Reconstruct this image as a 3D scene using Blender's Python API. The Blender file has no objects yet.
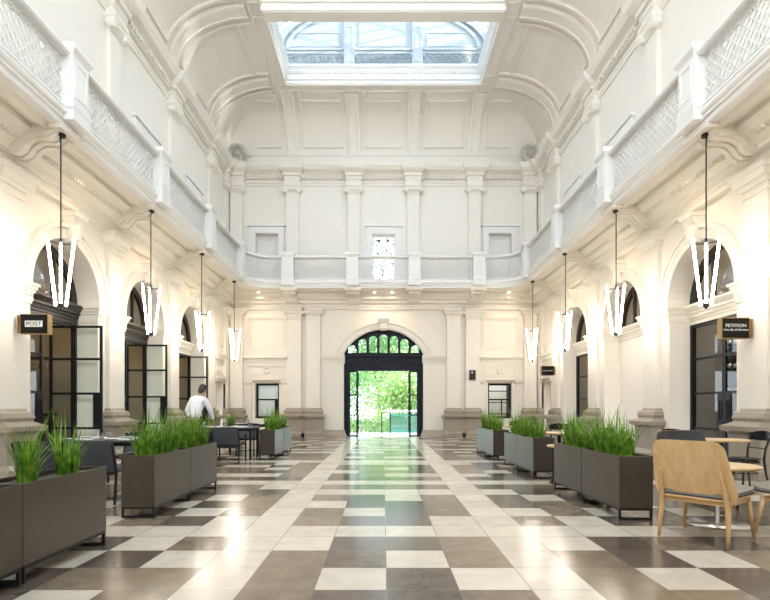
import bpy, bmesh, math, random
from mathutils import Vector, Matrix
random.seed(7)
PI = math.pi
sc = bpy.context.scene
COL = sc.collection
W, YB, YN = 6.4, 21.6, -2.0           # half width, entrance wall, near end of the hall
SP = 3.465
PIL = [8.9 + SP*k for k in (-2, -1, 0, 1, 2, 3)]     # pilaster lines
ARC = [10.6325 + SP*k for k in (-1, 0, 1, 2)]        # arch centres
CAMX = 0.0

# ------------------------------------------------------------------ materials
def nodes(name):
    m = bpy.data.materials.new(name); m.use_nodes = True
    nt = m.node_tree
    return m, nt, nt.nodes['Principled BSDF']
def mat(name, col, rough=.5, metal=0., var=.06, scale=3., bump=0., bscale=40., spec=.5, coat=0.):
    m, nt, b = nodes(name)
    b.inputs['Roughness'].default_value = rough; b.inputs['Metallic'].default_value = metal
    b.inputs['Specular IOR Level'].default_value = spec
    b.inputs['Coat Weight'].default_value = coat
    tc = nt.nodes.new('ShaderNodeTexCoord')
    n = nt.nodes.new('ShaderNodeTexNoise'); n.inputs['Scale'].default_value = scale; n.inputs['Detail'].default_value = 4
    nt.links.new(tc.outputs['Object'], n.inputs['Vector'])
    r = nt.nodes.new('ShaderNodeValToRGB')
    c = Vector(col)
    r.color_ramp.elements[0].position = .3; r.color_ramp.elements[1].position = .7
    r.color_ramp.elements[0].color = (*(c*(1-var)), 1); r.color_ramp.elements[1].color = (*[min(1, x) for x in c*(1+var)], 1)
    nt.links.new(n.outputs['Fac'], r.inputs['Fac']); nt.links.new(r.outputs['Color'], b.inputs['Base Color'])
    if bump:
        n2 = nt.nodes.new('ShaderNodeTexNoise'); n2.inputs['Scale'].default_value = bscale
        nt.links.new(tc.outputs['Object'], n2.inputs['Vector'])
        bp = nt.nodes.new('ShaderNodeBump'); bp.inputs['Strength'].default_value = bump; bp.inputs['Distance'].default_value = .01
        nt.links.new(n2.outputs['Fac'], bp.inputs['Height']); nt.links.new(bp.outputs['Normal'], b.inputs['Normal'])
    return m
def emit(name, col, s):
    m, nt, b = nodes(name)
    b.inputs['Base Color'].default_value = (.9, .9, .9, 1)
    b.inputs['Emission Color'].default_value = (*col, 1); b.inputs['Emission Strength'].default_value = s
    return m
def glass(name, tint=(1, 1, 1), fac=.1, rough=.02, body=None, bodyfac=0.):
    m = bpy.data.materials.new(name); m.use_nodes = True; nt = m.node_tree
    nt.nodes.clear()
    o = nt.nodes.new('ShaderNodeOutputMaterial'); t = nt.nodes.new('ShaderNodeBsdfTransparent'); t.inputs[0].default_value = (*tint, 1)
    g = nt.nodes.new('ShaderNodeBsdfGlossy'); g.inputs['Roughness'].default_value = rough
    lw = nt.nodes.new('ShaderNodeLayerWeight'); fr = nt.nodes.new('ShaderNodeMath'); fr.operation = 'POWER'; fr.inputs[1].default_value = 4.; nt.links.new(lw.outputs['Facing'], fr.inputs[0])
    ad = nt.nodes.new('ShaderNodeMath'); ad.operation = 'MULTIPLY_ADD'; ad.use_clamp = True; ad.inputs[1].default_value = .6; ad.inputs[2].default_value = fac
    nt.links.new(fr.outputs[0], ad.inputs[0])
    mx = nt.nodes.new('ShaderNodeMixShader')
    first = t
    if body:
        d = nt.nodes.new('ShaderNodeBsdfTranslucent'); d.inputs[0].default_value = (*body, 1)
        m2 = nt.nodes.new('ShaderNodeMixShader'); m2.inputs[0].default_value = bodyfac
        nt.links.new(t.outputs[0], m2.inputs[1]); nt.links.new(d.outputs[0], m2.inputs[2]); first = m2
    nt.links.new(ad.outputs[0], mx.inputs[0]); nt.links.new(first.outputs[0], mx.inputs[1]); nt.links.new(g.outputs[0], mx.inputs[2])
    nt.links.new(mx.outputs[0], o.inputs['Surface'])
    return m
def tilemat(name, col, var, rough, fleck):
    m, nt, b = nodes(name); L = nt.links.new
    uv = nt.nodes.new('ShaderNodeTexCoord')
    geo = nt.nodes.new('ShaderNodeNewGeometry')
    n = nt.nodes.new('ShaderNodeTexNoise'); n.inputs['Scale'].default_value = 5; n.inputs['Detail'].default_value = 8; n.inputs['Roughness'].default_value = .65
    L(uv.outputs['Object'], n.inputs['Vector'])
    r = nt.nodes.new('ShaderNodeValToRGB'); c = Vector(col)
    r.color_ramp.elements[0].position = .3; r.color_ramp.elements[1].position = .72
    r.color_ramp.elements[0].color = (*(c*(1-var)), 1); r.color_ramp.elements[1].color = (*(c*(1+var)), 1)
    at_ = nt.nodes.new('ShaderNodeAttribute'); at_.attribute_name = 'tone'
    sm = nt.nodes.new('ShaderNodeMath'); sm.operation = 'ADD'; L(n.outputs['Fac'], sm.inputs[0]); L(at_.outputs['Fac'], sm.inputs[1])
    L(sm.outputs[0], r.inputs['Fac'])
    v = nt.nodes.new('ShaderNodeTexNoise'); v.inputs['Scale'].default_value = 60; v.inputs['Detail'].default_value = 3
    L(uv.outputs['Object'], v.inputs['Vector'])
    r2 = nt.nodes.new('ShaderNodeValToRGB'); r2.color_ramp.elements[0].position = .62; r2.color_ramp.elements[1].position = .75
    r2.color_ramp.elements[0].color = (0, 0, 0, 1); r2.color_ramp.elements[1].color = (fleck, fleck, fleck, 1)
    L(v.outputs['Fac'], r2.inputs['Fac'])
    mx = nt.nodes.new('ShaderNodeMixRGB'); mx.inputs[2].default_value = (*(c*1.7 if col[0] < .4 else c*.72), 1)
    L(r2.outputs['Color'], mx.inputs[0]); L(r.outputs['Color'], mx.inputs[1])
    # joint: distance of the tile's own UV (metres) to its edge stored in a second map
    s = nt.nodes.new('ShaderNodeSeparateXYZ'); L(uv.outputs['UV'], s.inputs[0])
    def edge(o):
        a = nt.nodes.new('ShaderNodeMath'); a.operation = 'SUBTRACT'; a.inputs[1].default_value = .5; L(o, a.inputs[0])
        q = nt.nodes.new('ShaderNodeMath'); q.operation = 'ABSOLUTE'; L(a.outputs[0], q.inputs[0]); return q
    e1, e2 = edge(s.outputs[0]), edge(s.outputs[1])
    mm = nt.nodes.new('ShaderNodeMath'); mm.operation = 'MAXIMUM'; L(e1.outputs[0], mm.inputs[0]); L(e2.outputs[0], mm.inputs[1])
    gt = nt.nodes.new('ShaderNodeMath'); gt.operation = 'GREATER_THAN'; gt.inputs[1].default_value = .4935; L(mm.outputs[0], gt.inputs[0])
    mj = nt.nodes.new('ShaderNodeMixRGB'); mj.inputs[2].default_value = (.16, .14, .12, 1); L(gt.outputs[0], mj.inputs[0]); L(mx.outputs[0], mj.inputs[1])
    L(mj.outputs[0], b.inputs['Base Color'])
    rr = nt.nodes.new('ShaderNodeMapRange'); rr.inputs['To Min'].default_value = rough*.65; rr.inputs['To Max'].default_value = rough*1.25
    L(n.outputs['Fac'], rr.inputs['Value']); L(rr.outputs[0], b.inputs['Roughness'])
    bp = nt.nodes.new('ShaderNodeBump'); bp.inputs['Strength'].default_value = .03; bp.inputs['Distance'].default_value = .004
    n3 = nt.nodes.new('ShaderNodeTexNoise'); n3.inputs['Scale'].default_value = 9; L(uv.outputs['Object'], n3.inputs['Vector'])
    L(n3.outputs['Fac'], bp.inputs['Height']); L(bp.outputs['Normal'], b.inputs['Normal'])
    b.inputs['Specular IOR Level'].default_value = .5
    return m
def leafmat(name, c1, c2, trans=.35, rough=.45):
    m, nt, b = nodes(name); L = nt.links.new
    tc = nt.nodes.new('ShaderNodeTexCoord'); n = nt.nodes.new('ShaderNodeTexNoise'); n.inputs['Scale'].default_value = 14
    L(tc.outputs['Object'], n.inputs['Vector'])
    r = nt.nodes.new('ShaderNodeValToRGB'); r.color_ramp.elements[0].position = .35; r.color_ramp.elements[1].position = .65
    r.color_ramp.elements[0].color = (*c1, 1); r.color_ramp.elements[1].color = (*c2, 1)
    L(n.outputs['Fac'], r.inputs[0]); L(r.outputs[0], b.inputs['Base Color']); b.inputs['Roughness'].default_value = rough
    t = nt.nodes.new('ShaderNodeBsdfTranslucent'); L(r.outputs[0], t.inputs[0])
    mx = nt.nodes.new('ShaderNodeMixShader'); mx.inputs[0].default_value = trans
    L(b.outputs[0], mx.inputs[1]); L(t.outputs[0], mx.inputs[2]); L(mx.outputs[0], nt.nodes['Material Output'].inputs['Surface'])
    return m
def woodmat(name, c1, c2, scale=1., rough=.42):
    m, nt, b = nodes(name); L = nt.links.new
    tc = nt.nodes.new('ShaderNodeTexCoord'); mp = nt.nodes.new('ShaderNodeMapping'); mp.inputs['Scale'].default_value = (9*scale, 9*scale, 1.3*scale)
    L(tc.outputs['Object'], mp.inputs[0])
    n = nt.nodes.new('ShaderNodeTexNoise'); n.inputs['Scale'].default_value = 2.2; n.inputs['Detail'].default_value = 6; n.inputs['Distortion'].default_value = 1.2
    L(mp.outputs[0], n.inputs['Vector'])
    r = nt.nodes.new('ShaderNodeValToRGB'); r.color_ramp.elements[0].position = .32; r.color_ramp.elements[1].position = .68
    r.color_ramp.elements[0].color = (*c1, 1); r.color_ramp.elements[1].color = (*c2, 1)
    L(n.outputs['Fac'], r.inputs[0]); L(r.outputs[0], b.inputs['Base Color']); b.inputs['Roughness'].default_value = rough
    return m
M = dict(
    wall=mat('cream_plaster', (.82, .762, .665), .55, var=.012, scale=1.5),
    upper=mat('white_plaster', (.87, .812, .735), .55, var=.012, scale=1.5),
    white=mat('white_painted_joinery', (.85, .83, .80), .4, var=.01),
    base=mat('taupe_plinth_stone', (.33, .28, .215), .5, var=.06, scale=4),
    black=mat('black_steel', (.008, .008, .010), .4, var=.1, spec=.3),
    bronze=mat('dark_bronze_timber', (.035, .027, .020), .4, var=.15, spec=.35),
    navy=mat('dark_blue_black_timber', (.010, .011, .02), .45, var=.1, spec=.2),
    planter=mat('bronze_powder_coat', (.042, .028, .018), .38, var=.05, spec=.6, bump=.03, bscale=300, coat=.15),
    soil=mat('dark_pebble_mulch', (.05, .045, .042), .8, var=.7, scale=60, bump=1., bscale=45),
    grass=leafmat('grass_blades', (.04, .15, .008), (.26, .44, .04), .28, .36),
    leaf=leafmat('bright_tree_leaves', (.15, .29, .07), (.44, .57, .22), .45),
    leafd=leafmat('dark_tree_leaves', (.06, .17, .05), (.20, .36, .11), .4),
    bark=mat('bark', (.12, .09, .06), .9, var=.3, scale=12, bump=.6, bscale=15),
    ply=woodmat('birch_plywood', (.68, .43, .20), (.80, .56, .30), .55),
    oak=woodmat('oak_legs', (.56, .34, .15), (.70, .46, .22), 1.2),
    walnut=woodmat('brown_stained_legs', (.10, .055, .03), (.17, .10, .055), 1.2),
    top=woodmat('pale_timber_top', (.58, .38, .19), (.72, .52, .29), .8),
    pad=mat('taupe_leather', (.24, .22, .19), .45, var=.05, bump=.1, bscale=120),
    dpad=mat('black_leather', (.018, .018, .022), .4, var=.1, bump=.1, bscale=120),
    piping=mat('navy_piping', (.015, .03, .07), .5),
    sling=mat('charcoal_sling_fabric', (.05, .055, .065), .6, var=.15, bump=.25, bscale=250),
    cfur=mat('black_lacquered_wood', (.012, .011, .012), .25, var=.1),
    tabletop=mat('dark_tabletop', (.07, .06, .055), .35, var=.1),
    steel=mat('brushed_steel', (.62, .62, .62), .25, 1., var=.04),
    china=mat('white_china', (.85, .85, .84), .2, var=.01),
    linen=mat('white_linen', (.82, .82, .82), .8, var=.03, bump=.2, bscale=90),
    brass=mat('aged_brass', (.42, .29, .13), .4, .9, var=.12),
    signf=mat('black_sign_face', (.008, .008, .008), .5, var=.1, spec=.15),
    signw=mat('white_sign_print', (.85, .84, .80), .5, var=.01),
    skin=mat('skin', (.50, .30, .21), .5, var=.04), hair=mat('dark_hair', (.03, .02, .016), .6, var=.2, scale=30),
    shirt=mat('white_shirt', (.84, .84, .86), .8, var=.02, bump=.15, bscale=25), trouser=mat('black_trousers', (.02, .02, .024), .8),
    apron=mat('dark_apron', (.03, .03, .035), .8), shoe=mat('black_shoes', (.012, .012, .012), .4),
    tube=emit('light_tube', (1., .90, .78), 19.), down=emit('downlight_lens', (1., .88, .7), 14.),
    roofglass=glass('dimming_roof_glass', (.40, .445, .475), .045),  # roof glass tint darkened to cut the daylight reaching the lantern
    pane=glass('clear_glass', (.93, .97, .96), .045), fan=glass('reflective_fanlight_glass', (.42, .44, .45), .32),
    lantern=mat('pale_blue_white_paint', (.50, .515, .525), .5, var=.02),
    frost=glass('frosted_glass', (.85, .93, .92), .1, .2, (.72, .80, .80), .85),
    darkpane=glass('dark_door_glass', (.62, .64, .65), .04),
    tumbler=glass('tumbler_glass', (.9, .93, .94), .16),
    shopwall=mat('shop_beige_wall', (.34, .28, .19), .7, var=.04), shopfloor=mat('shop_dark_floor', (.10, .085, .07), .5),
    shoppanel=mat('shop_grey_panel', (.26, .24, .21), .5), shopblue=mat('shop_teal_tiles', (.16, .36, .46), .3, var=.15, scale=8),
    shelf=mat('dark_shelf_timber', (.05, .035, .025), .5, var=.2),
    bg=mat('green_bottle_glass', (.02, .06, .025), .1, var=.1), bd=mat('dark_bottle_glass', (.015, .012, .012), .1, var=.1),
    bc=mat('clear_spirit_bottle', (.35, .38, .38), .1, var=.1), lbl=mat('paper_bottle_label', (.75, .70, .60), .7, var=.05),
    red=mat('red_foil_cap', (.35, .04, .035), .4),
    pave=mat('pale_street_paving', (.62, .59, .54), .8, var=.08, scale=2), kiosk=mat('green_painted_metal', (.02, .10, .072), .4, var=.08),
    kglass=glass('green_tinted_glass', (.50, .72, .64), .06, .05, (.25, .42, .36), .3), kroof=mat('white_roof_sheet', (.86, .87, .86), .5, var=.02),
    lamp=mat('white_lamp_metal', (.8, .8, .78), .4),
    medal=mat('aged_plaster_wreath', (.58, .54, .48), .6, var=.25, scale=8),
    grille=mat('grey_cast_iron', (.30, .32, .34), .5, var=.1),
    lead=mat('dark_leadlight_bars', (.035, .028, .03), .5),
)
FL = [tilemat('light_limestone_tile', (.61, .54, .445), .12, .235, .4),
      tilemat('brown_stone_tile', (.205, .155, .105), .26, .21, .3),
      tilemat('dark_stone_tile', (.105, .079, .062), .3, .2, .35)]

# ------------------------------------------------------------------ mesh builder
def Lm(u, z, n): return (-W + n, u, z)
def Rm(u, z, n): return (W - n, u, z)
def Bm(u, z, n): return (u, YB - n, z)
def ID(a, b, c): return (a, b, c)
class MB:
    def __init__(s): s.v = []; s.f = []; s.mi = []
    def add(s, vs, fs, mi=0):
        o = len(s.v); s.v += [tuple(p) for p in vs]; s.f += [tuple(i + o for i in f) for f in fs]; s.mi += [mi]*len(fs); return s
    def box(s, a0, a1, b0, b1, c0, c1, f=ID, mi=0):
        p = [f(a, b, c) for a in (a0, a1) for b in (b0, b1) for c in (c0, c1)]
        return s.add(p, [(0, 1, 3, 2), (4, 6, 7, 5), (0, 4, 5, 1), (2, 3, 7, 6), (0, 2, 6, 4), (1, 5, 7, 3)], mi)
    def quad(s, a, b, c, d, mi=0): return s.add([a, b, c, d], [(0, 1, 2, 3)], mi)
    def prism(s, poly, h0, h1, f=ID, mi=0):       # poly in (a,b), extruded along c
        n = len(poly)
        vs = [f(a, b, h0) for a, b in poly] + [f(a, b, h1) for a, b in poly]
        return s.add(vs, [tuple(range(n))[::-1], tuple(range(n, 2*n))] + [(i, (i+1) % n, n+(i+1) % n, n+i) for i in range(n)], mi)
    def loft(s, rings, close=True, cap=True, mi=0):
        n = len(rings[0]); vs = [p for r in rings for p in r]; fs = []
        for k in range(len(rings)-1):
            for i in range(n if close else n-1):
                j = (i+1) % n; fs.append((k*n+i, k*n+j, (k+1)*n+j, (k+1)*n+i))
        if cap and close: fs += [tuple(range(n))[::-1], tuple(range((len(rings)-1)*n, len(rings)*n))]
        return s.add(vs, fs, mi)
    def tube(s, pts, r, n=8, mi=0, flat=1.):
        pts = [Vector(p) for p in pts]; rs = r if isinstance(r, (list, tuple)) else [r]*len(pts)
        up = None; rings = []
        for i, p in enumerate(pts):
            d = (pts[min(i+1, len(pts)-1)] - pts[max(i-1, 0)]).normalized()
            if up is None: up = d.orthogonal().normalized()
            up = (up - d*up.dot(d)).normalized(); si = d.cross(up)
            rings.append([p + (up*math.cos(2*PI*k/n) + si*math.sin(2*PI*k/n)*flat)*rs[i] for k in range(n)])
        return s.loft(rings, mi=mi)
    def bar(s, p, q, w, t=None, mi=0, up=(0, 0, 1)):
        p, q = Vector(p), Vector(q); d = (q-p).normalized(); t = t or w; u = Vector(up)
        if abs(d.dot(u)) > .95: u = Vector((0, 1, 0))
        a = d.cross(u).normalized()*w/2; b = a.normalized().cross(d).normalized()*t/2
        return s.loft([[c+a+b, c-a+b, c-a-b, c+a-b] for c in (p, q)], mi=mi)
    def lathe(s, prof, c=(0, 0, 0), n=24, mi=0):
        rings = [[(c[0]+r*math.cos(2*PI*k/n), c[1]+r*math.sin(2*PI*k/n), c[2]+z) for k in range(n)] for r, z in prof]
        return s.loft(rings, mi=mi)
    def ell(s, c, r, n=12, m=8, mi=0, R=None):
        R = R or Matrix.Identity(3)
        rings = []
        for i in range(1, m):
            t = PI*i/m
            rings.append([Vector(c) + R @ Vector((r[0]*math.sin(t)*math.cos(2*PI*k/n), r[1]*math.sin(t)*math.sin(2*PI*k/n), -r[2]*math.cos(t))) for k in range(n)])
        return s.loft(rings, mi=mi)
    def torus(s, c, R, r, f=ID, n=20, m=6, a0=0, a1=2*PI, mi=0):
        full = abs(a1-a0-2*PI) < 1e-4; rings = []
        for k in range(n + (0 if full else 1)):
            a = a0 + (a1-a0)*k/n
            rings.append([f(c[0]+(R+r*math.cos(2*PI*j/m))*math.cos(a), c[1]+(R+r*math.cos(2*PI*j/m))*math.sin(a), c[2]+r*math.sin(2*PI*j/m)) for j in range(m)])
        if full: rings.append(rings[0])
        return s.loft(rings, cap=not full, mi=mi)
    def build(s, name, mats, parent=None, smooth=False, bevel=0., auto=False, loc=None):
        me = bpy.data.meshes.new(name); me.from_pydata(s.v, [], s.f)
        ms = mats if isinstance(mats, (list, tuple)) else [mats]
        for m in ms: me.materials.append(m)
        if len(ms) > 1: me.polygons.foreach_set('material_index', s.mi)
        bm = bmesh.new(); bm.from_mesh(me); bmesh.ops.remove_doubles(bm, verts=bm.verts, dist=1e-5)
        bmesh.ops.recalc_face_normals(bm, faces=bm.faces)
        if bevel:
            es = [e for e in bm.edges if len(e.link_faces) == 2 and e.calc_face_angle(0) > .6]
            bmesh.ops.bevel(bm, geom=es, offset=bevel, segments=2, affect='EDGES', profile=.5)
        bm.to_mesh(me); bm.free()
        if smooth:
            me.polygons.foreach_set('use_smooth', [True]*len(me.polygons))
            if auto: me.set_sharp_from_angle(angle=.7)
        o = bpy.data.objects.new(name, me); COL.objects.link(o)
        if parent: o.parent = parent
        if loc: o.location = loc
        return o
def tag(o, label=None, cat=None, group=None, kind=None):
    if label: o['label'] = label
    if cat: o['category'] = cat
    if group: o['group'] = group
    if kind: o['kind'] = kind
    return o
def empty(name, loc=(0, 0, 0), rz=0.):
    o = bpy.data.objects.new(name, None); o.location = loc; o.rotation_euler = (0, 0, rz); o.empty_display_size = .1
    COL.objects.link(o); return o
def thing(name, label, cat, loc=(0, 0, 0), rz=0., group=None):
    return tag(empty(name, loc, rz), label, cat, group)
def copy_tree(o, parent=None):
    c = o.copy(); COL.objects.link(c)
    if parent: c.parent = parent
    for ch in list(o.children): copy_tree(ch, c)
    return c
def place(proto, used, loc, rz, label, group=None):
    o = proto if not used else copy_tree(proto)
    o.location = loc; o.rotation_euler = (0, 0, rz); o['label'] = label
    if group: o['group'] = group
    return o
def struct(name):
    o = empty(name); o['kind'] = 'structure'; return o
def plate(outer, holes, depth0, depth1, f):
    """a flat plate in (a,b) with holes, between c=depth0 and c=depth1, returned as (verts, faces)"""
    cu = bpy.data.curves.new('tmp', 'CURVE'); cu.dimensions = '2D'; cu.fill_mode = 'BOTH'; cu.extrude = abs(depth1-depth0)/2
    for poly in [outer] + holes:
        s = cu.splines.new('POLY'); s.points.add(len(poly)-1); s.use_cyclic_u = True
        for p, (a, b) in zip(s.points, poly): p.co = (a, b, 0, 1)
    o = bpy.data.objects.new('tmp', cu); COL.objects.link(o)
    dg = bpy.context.evaluated_depsgraph_get(); me = bpy.data.meshes.new_from_object(o.evaluated_get(dg))
    mid = (depth0+depth1)/2
    vs = [f(v.co.x, v.co.y, v.co.z+mid) for v in me.vertices]; fs = [tuple(p.vertices) for p in me.polygons]
    bpy.data.objects.remove(o); bpy.data.curves.remove(cu); bpy.data.meshes.remove(me)
    return vs, fs
def arch_poly(c, r, spring, bot, n=24):
    return [(c-r, bot)] + [(c-r*math.cos(PI*k/n), spring+r*math.sin(PI*k/n)) for k in range(n+1)] + [(c+r, bot)]
def text_mesh(mb, body, size, f, depth=.004, align='CENTER', sx=1., mi=0):
    cu = bpy.data.curves.new('tmp', 'FONT'); cu.body = body; cu.size = size; cu.align_x = align; cu.align_y = 'CENTER'; cu.extrude = depth/2
    o = bpy.data.objects.new('tmp', cu); COL.objects.link(o)
    dg = bpy.context.evaluated_depsgraph_get(); me = bpy.data.meshes.new_from_object(o.evaluated_get(dg))
    mb.add([f(v.co.x*sx, v.co.y, v.co.z) for v in me.vertices], [tuple(p.vertices) for p in me.polygons], mi)
    bpy.data.objects.remove(o); bpy.data.curves.remove(cu); bpy.data.meshes.remove(me)
WORLD, EXPO = 3.0, 1.26
# ------------------------------------------------------------------ floor
def build_floor():
    C0, T, S, CO = .02, .4783, .418, 9.566
    xs = [(C0 - .9566 + T*k, C0 - .9566 + T*(k+1), 'c%d' % k) for k in range(4)]
    xs += [(C0+.9566, C0+.9566+S, 's'), (C0-.9566-S, C0-.9566, 's')]
    x0 = C0+.9566+S
    for k in range(11):
        a, b = x0+T*k, min(x0+T*(k+1), 7.4)
        if b > a: xs += [(a, b, 'r%d' % k), (2*C0-b, 2*C0-a, 'l%d' % k)]
    over = {  # (row name): columns -> 0 light, 1 brown, 2 dark
        'A': dict(c0=0, c1=2, c2=2, c3=1, l0=1, l1=0, l2=2, l3=1, r0=0, r1=2, r2=1, r3=2, r4=1),
        'B': dict(c0=1, c1=2, c2=0, c3=1, l0=0, l1=2, l2=0, l3=1, r0=1, r1=2, r2=0, r3=1, r4=2),
        'C': dict(c0=1, c1=0, c2=2, c3=0, l0=1, l1=1, l2=2, l3=2, r0=1, r1=0, r2=2, r3=1, r4=0),
        'D': dict(c0=1, c1=2, c2=2, c3=1, l0=1, l1=0, l2=2, l3=1, r0=1, r1=1, r2=2, r3=0, r4=1),
        'a': dict(c0=1, c1=2, c2=2, c3=0, l0=0, l1=2, l2=1, l3=0, r0=1, r1=0, r2=2, r3=1),
        'b': dict(c0=1, c1=0, c2=2, c3=1, l0=1, l1=0, l2=2, l3=1, r0=0, r1=1, r2=0, r3=2),
        'c': dict(c0=0, c1=2, c2=2, c3=1, l0=1, l1=2, l2=0, l3=1, r0=2, r1=1, r2=1, r3=0),
        'd': dict(c0=1, c1=2, c2=0, c3=1, l0=1, l1=0, l2=1, l3=2, r0=2, r1=0, r2=2, r3=1),  # third centre tile pale: floor glare put into the tile colour
        'e': dict(c0=0, c1=0, c2=0, c3=0, l0=2, l1=1, l2=2, l3=0, r0=0, r1=2, r2=1, r3=1)}
    rows = []; MOD, RS = 3.30, .4758
    y = 4.886 - 2*MOD; m = -2
    while y < YB + .7:
        rows.append((y, min(y+.442, YB+.7), 'strip'))
        for k in range(6):
            a = y + .442 + RS*k; nm = None
            if m == 0: nm = 'abcde-'[k]
            if m == -1: nm = '--DCBA'[k]
            rows.append((a, min(a+RS, YB+.7), nm or 'x'))
        y += .442 + 6*RS; m += 1
    rnd = random.Random(11); mb = MB(); uvs = []
    prev = {}
    for (a, b, nm) in rows:
        if b <= a or b < YN: continue
        for (x0, x1, c) in sorted(xs):
            if c == 's' or nm == 'strip': k = 0
            elif nm in over and c in over[nm]: k = over[nm][c]
            else:
                k = rnd.choices((0, 1, 2), (.32, .40, .28))[0]
                if k == 0 and (prev.get(c) == 0): k = rnd.choice((1, 2))
            prev[c] = k
            mb.quad((x0, a, 0), (x1, a, 0), (x1, b, 0), (x0, b, 0), k)
    o = mb.build('floor', FL)
    me = o.data; uv = me.uv_layers.new(name='UVMap')
    for p in me.polygons:
        co = [me.vertices[i].co for i in p.vertices]
        mx, my = min(c.x for c in co), min(c.y for c in co); dx, dy = max(c.x for c in co)-mx, max(c.y for c in co)-my
        for li in p.loop_indices:
            c = me.vertices[me.loops[li].vertex_index].co
            uv.data[li].uv = ((c.x-mx)/dx, (c.y-my)/dy)
    ta = me.attributes.new('tone', 'FLOAT', 'FACE'); rt = random.Random(23)
    for i in range(len(me.polygons)): ta.data[i].value = rt.uniform(-.16, .16)
    o['kind'] = 'structure'
build_floor()

# ------------------------------------------------------------------ wall dressing
def stack(mb, f, u, prof, n0=0.):
    mb.loft([[f(u-h, z, n0), f(u+h, z, n0), f(u+h, z, n), f(u-h, z, n)] for z, h, n in prof]); return mb
def mould(mb, f, u0, u1, prof): return mb.prism(prof, u0, u1, lambda n, z, u: f(u, z, n))
def dentils(mb, f, u0, u1, z0, z1, n0, n1, pitch=.14, w=.07):
    k = int((u1-u0)/pitch)
    for i in range(k):
        u = u0 + (i+.5)*(u1-u0)/k; mb.box(u-w/2, u+w/2, z0, z1, n0, n1, f)
    return mb
def lower_pilaster(f, u, par, w=.57):
    h = w/2; g = f; e = .08 if f is Bm else 0.
    if e: f = lambda u, z, n: g(u, z, n+e if n > 0 else n)
    p = stack(MB(), f, u, [(0, h, .1), (4.81, h, .1)])
    p.build('pilaster', M['wall'], par)
    stack(MB(), f, u, [(4.80, h+.03, .13), (4.85, h+.03, .13), (4.85, h+.004, .104), (4.94, h+.004, .104), (4.94, h+.04, .15), (5.0, h+.05, .17), (5.02, h+.10, .22), (5.12, h+.13, .26), (5.13, h+.16, .29), (5.22, h+.16, .29)]).build('capital', M['wall'], par)
    plinth(f, u, par, h)
def plinth(f, u, par, h):
    stack(MB(), f, u, [(0, h+.17, .36), (.16, h+.17, .36), (.24, h+.11, .29), (.74, h+.11, .29), (.78, h+.14, .33), (.80, h+.19, .40), (.88, h+.20, .41), (.92, h+.12, .30), (.96, h+.08, .22), (1.02, h+.11, .24), (1.10, h+.09, .22), (1.13, h+.04, .15), (1.18, h+.03, .13)]).build('plinth', M['base'], par)
def upper_pilaster(f, u, par, w=.5):
    h = w/2; g = f; e = .08 if f is Bm else 0.
    if e: f = lambda u, z, n: g(u, z, n+e if n > 0 else n)
    stack(MB(), f, u, [(6.2, h, .1), (10.0, h, .1)]).build('upper_pilaster', M['upper'], par)
    c = stack(MB(), f, u, [(9.93, h+.02, .13), (9.97, h+.02, .13), (9.97, h, .11), (10.02, h+.02, .16), (10.08, h+.05, .22), (10.16, h+.05, .22), (10.2, h+.08, .26), (10.3, h+.08, .26)])
    for s in (-1, 1):                       # volutes
        c.prism([(u+s*(h+.05)+.11*math.cos(2*PI*k/14), 10.05+.11*math.sin(2*PI*k/14)) for k in range(14)], .1, .27, f)
        c.prism([(u+s*(h+.05)+.05*math.cos(2*PI*k/10), 10.05+.05*math.sin(2*PI*k/10)) for k in range(10)], .27, .3, f)
    c.build('ionic_capital', M['upper'], par)
    b = stack(MB(), f, u, [(10.3, h+.05, .2), (10.45, h+.05, .2), (10.45, h+.07, .22), (10.6, h+.07, .22), (10.6, h+.12, .3), (10.72, h+.12, .3), (10.74, h+.16, .36), (10.82, h+.24, .5), (10.98, h+.27, .58), (11.04, h+.27, .58)])
    b.build('cornice_block', M['upper'], par)
def bracket(f, u, par, w=.52):
    pr = [(0, 5.44), (.30, 5.44), (.40, 5.50), (.46, 5.60), (.56, 5.67), (.68, 5.69), (.82, 5.68), (.90, 5.70), (.95, 5.76), (1.0, 5.78), (1.0, 5.872), (0, 5.872)]
    b = MB(); mould(b, f, u-w/2, u+w/2, pr)
    for k in (-1, 0, 1):
        pr2 = [(n+(.02 if 0 < i < 9 else 0), z-(.03 if 0 < i < 9 else 0)) for i, (n, z) in enumerate(pr)]
        mould(b, f, u+k*.15-.045, u+k*.15+.045, pr2)
    mould(b, f, u-w/2-.06, u+w/2+.06, [(.9, 5.79), (1.13, 5.79), (1.13, 5.872), (.9, 5.872)])
    b.build('scroll_bracket', M['wall'], par)
def archivolt(f, c, par, R0=1.12, R1=1.42, zc=3.45, a0=0, a1=PI, key=(4.52, 5.1), depth=1.):
    sec = [(R0, 0), (R0, .05), (R0+.05, .07), (R0+.12, .07), (R0+.12, .085), (R1-.09, .085), (R1-.08, .13), (R1, .13), (R1, 0)]
    n = 40; b = MB()
    b.loft([[f(c+r*math.cos(a), zc+r*math.sin(a), d) for r, d in sec] for a in [a0+(a1-a0)*k/n for k in range(n+1)]], close=True)
    b.build('archivolt', M['wall'], par)
    k0, k1 = key; k = MB()
    k.loft([[f(c-w, z, 0), f(c+w, z, 0), f(c+w, z, n), f(c-w, z, n)] for z, w, n in [(k0, .13, .16), (k0+.06, .14, .2), (k1-.22, .17, .18), (k1-.16, .18, .24), (k1-.1, .19, .26), (k1-.08, .23, .29), (k1, .24, .31)]])
    k.box(c-.05, c+.05, k0+.06, k1-.22, .15, .235, f)
    k.build('keystone', M['wall'], par)
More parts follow.
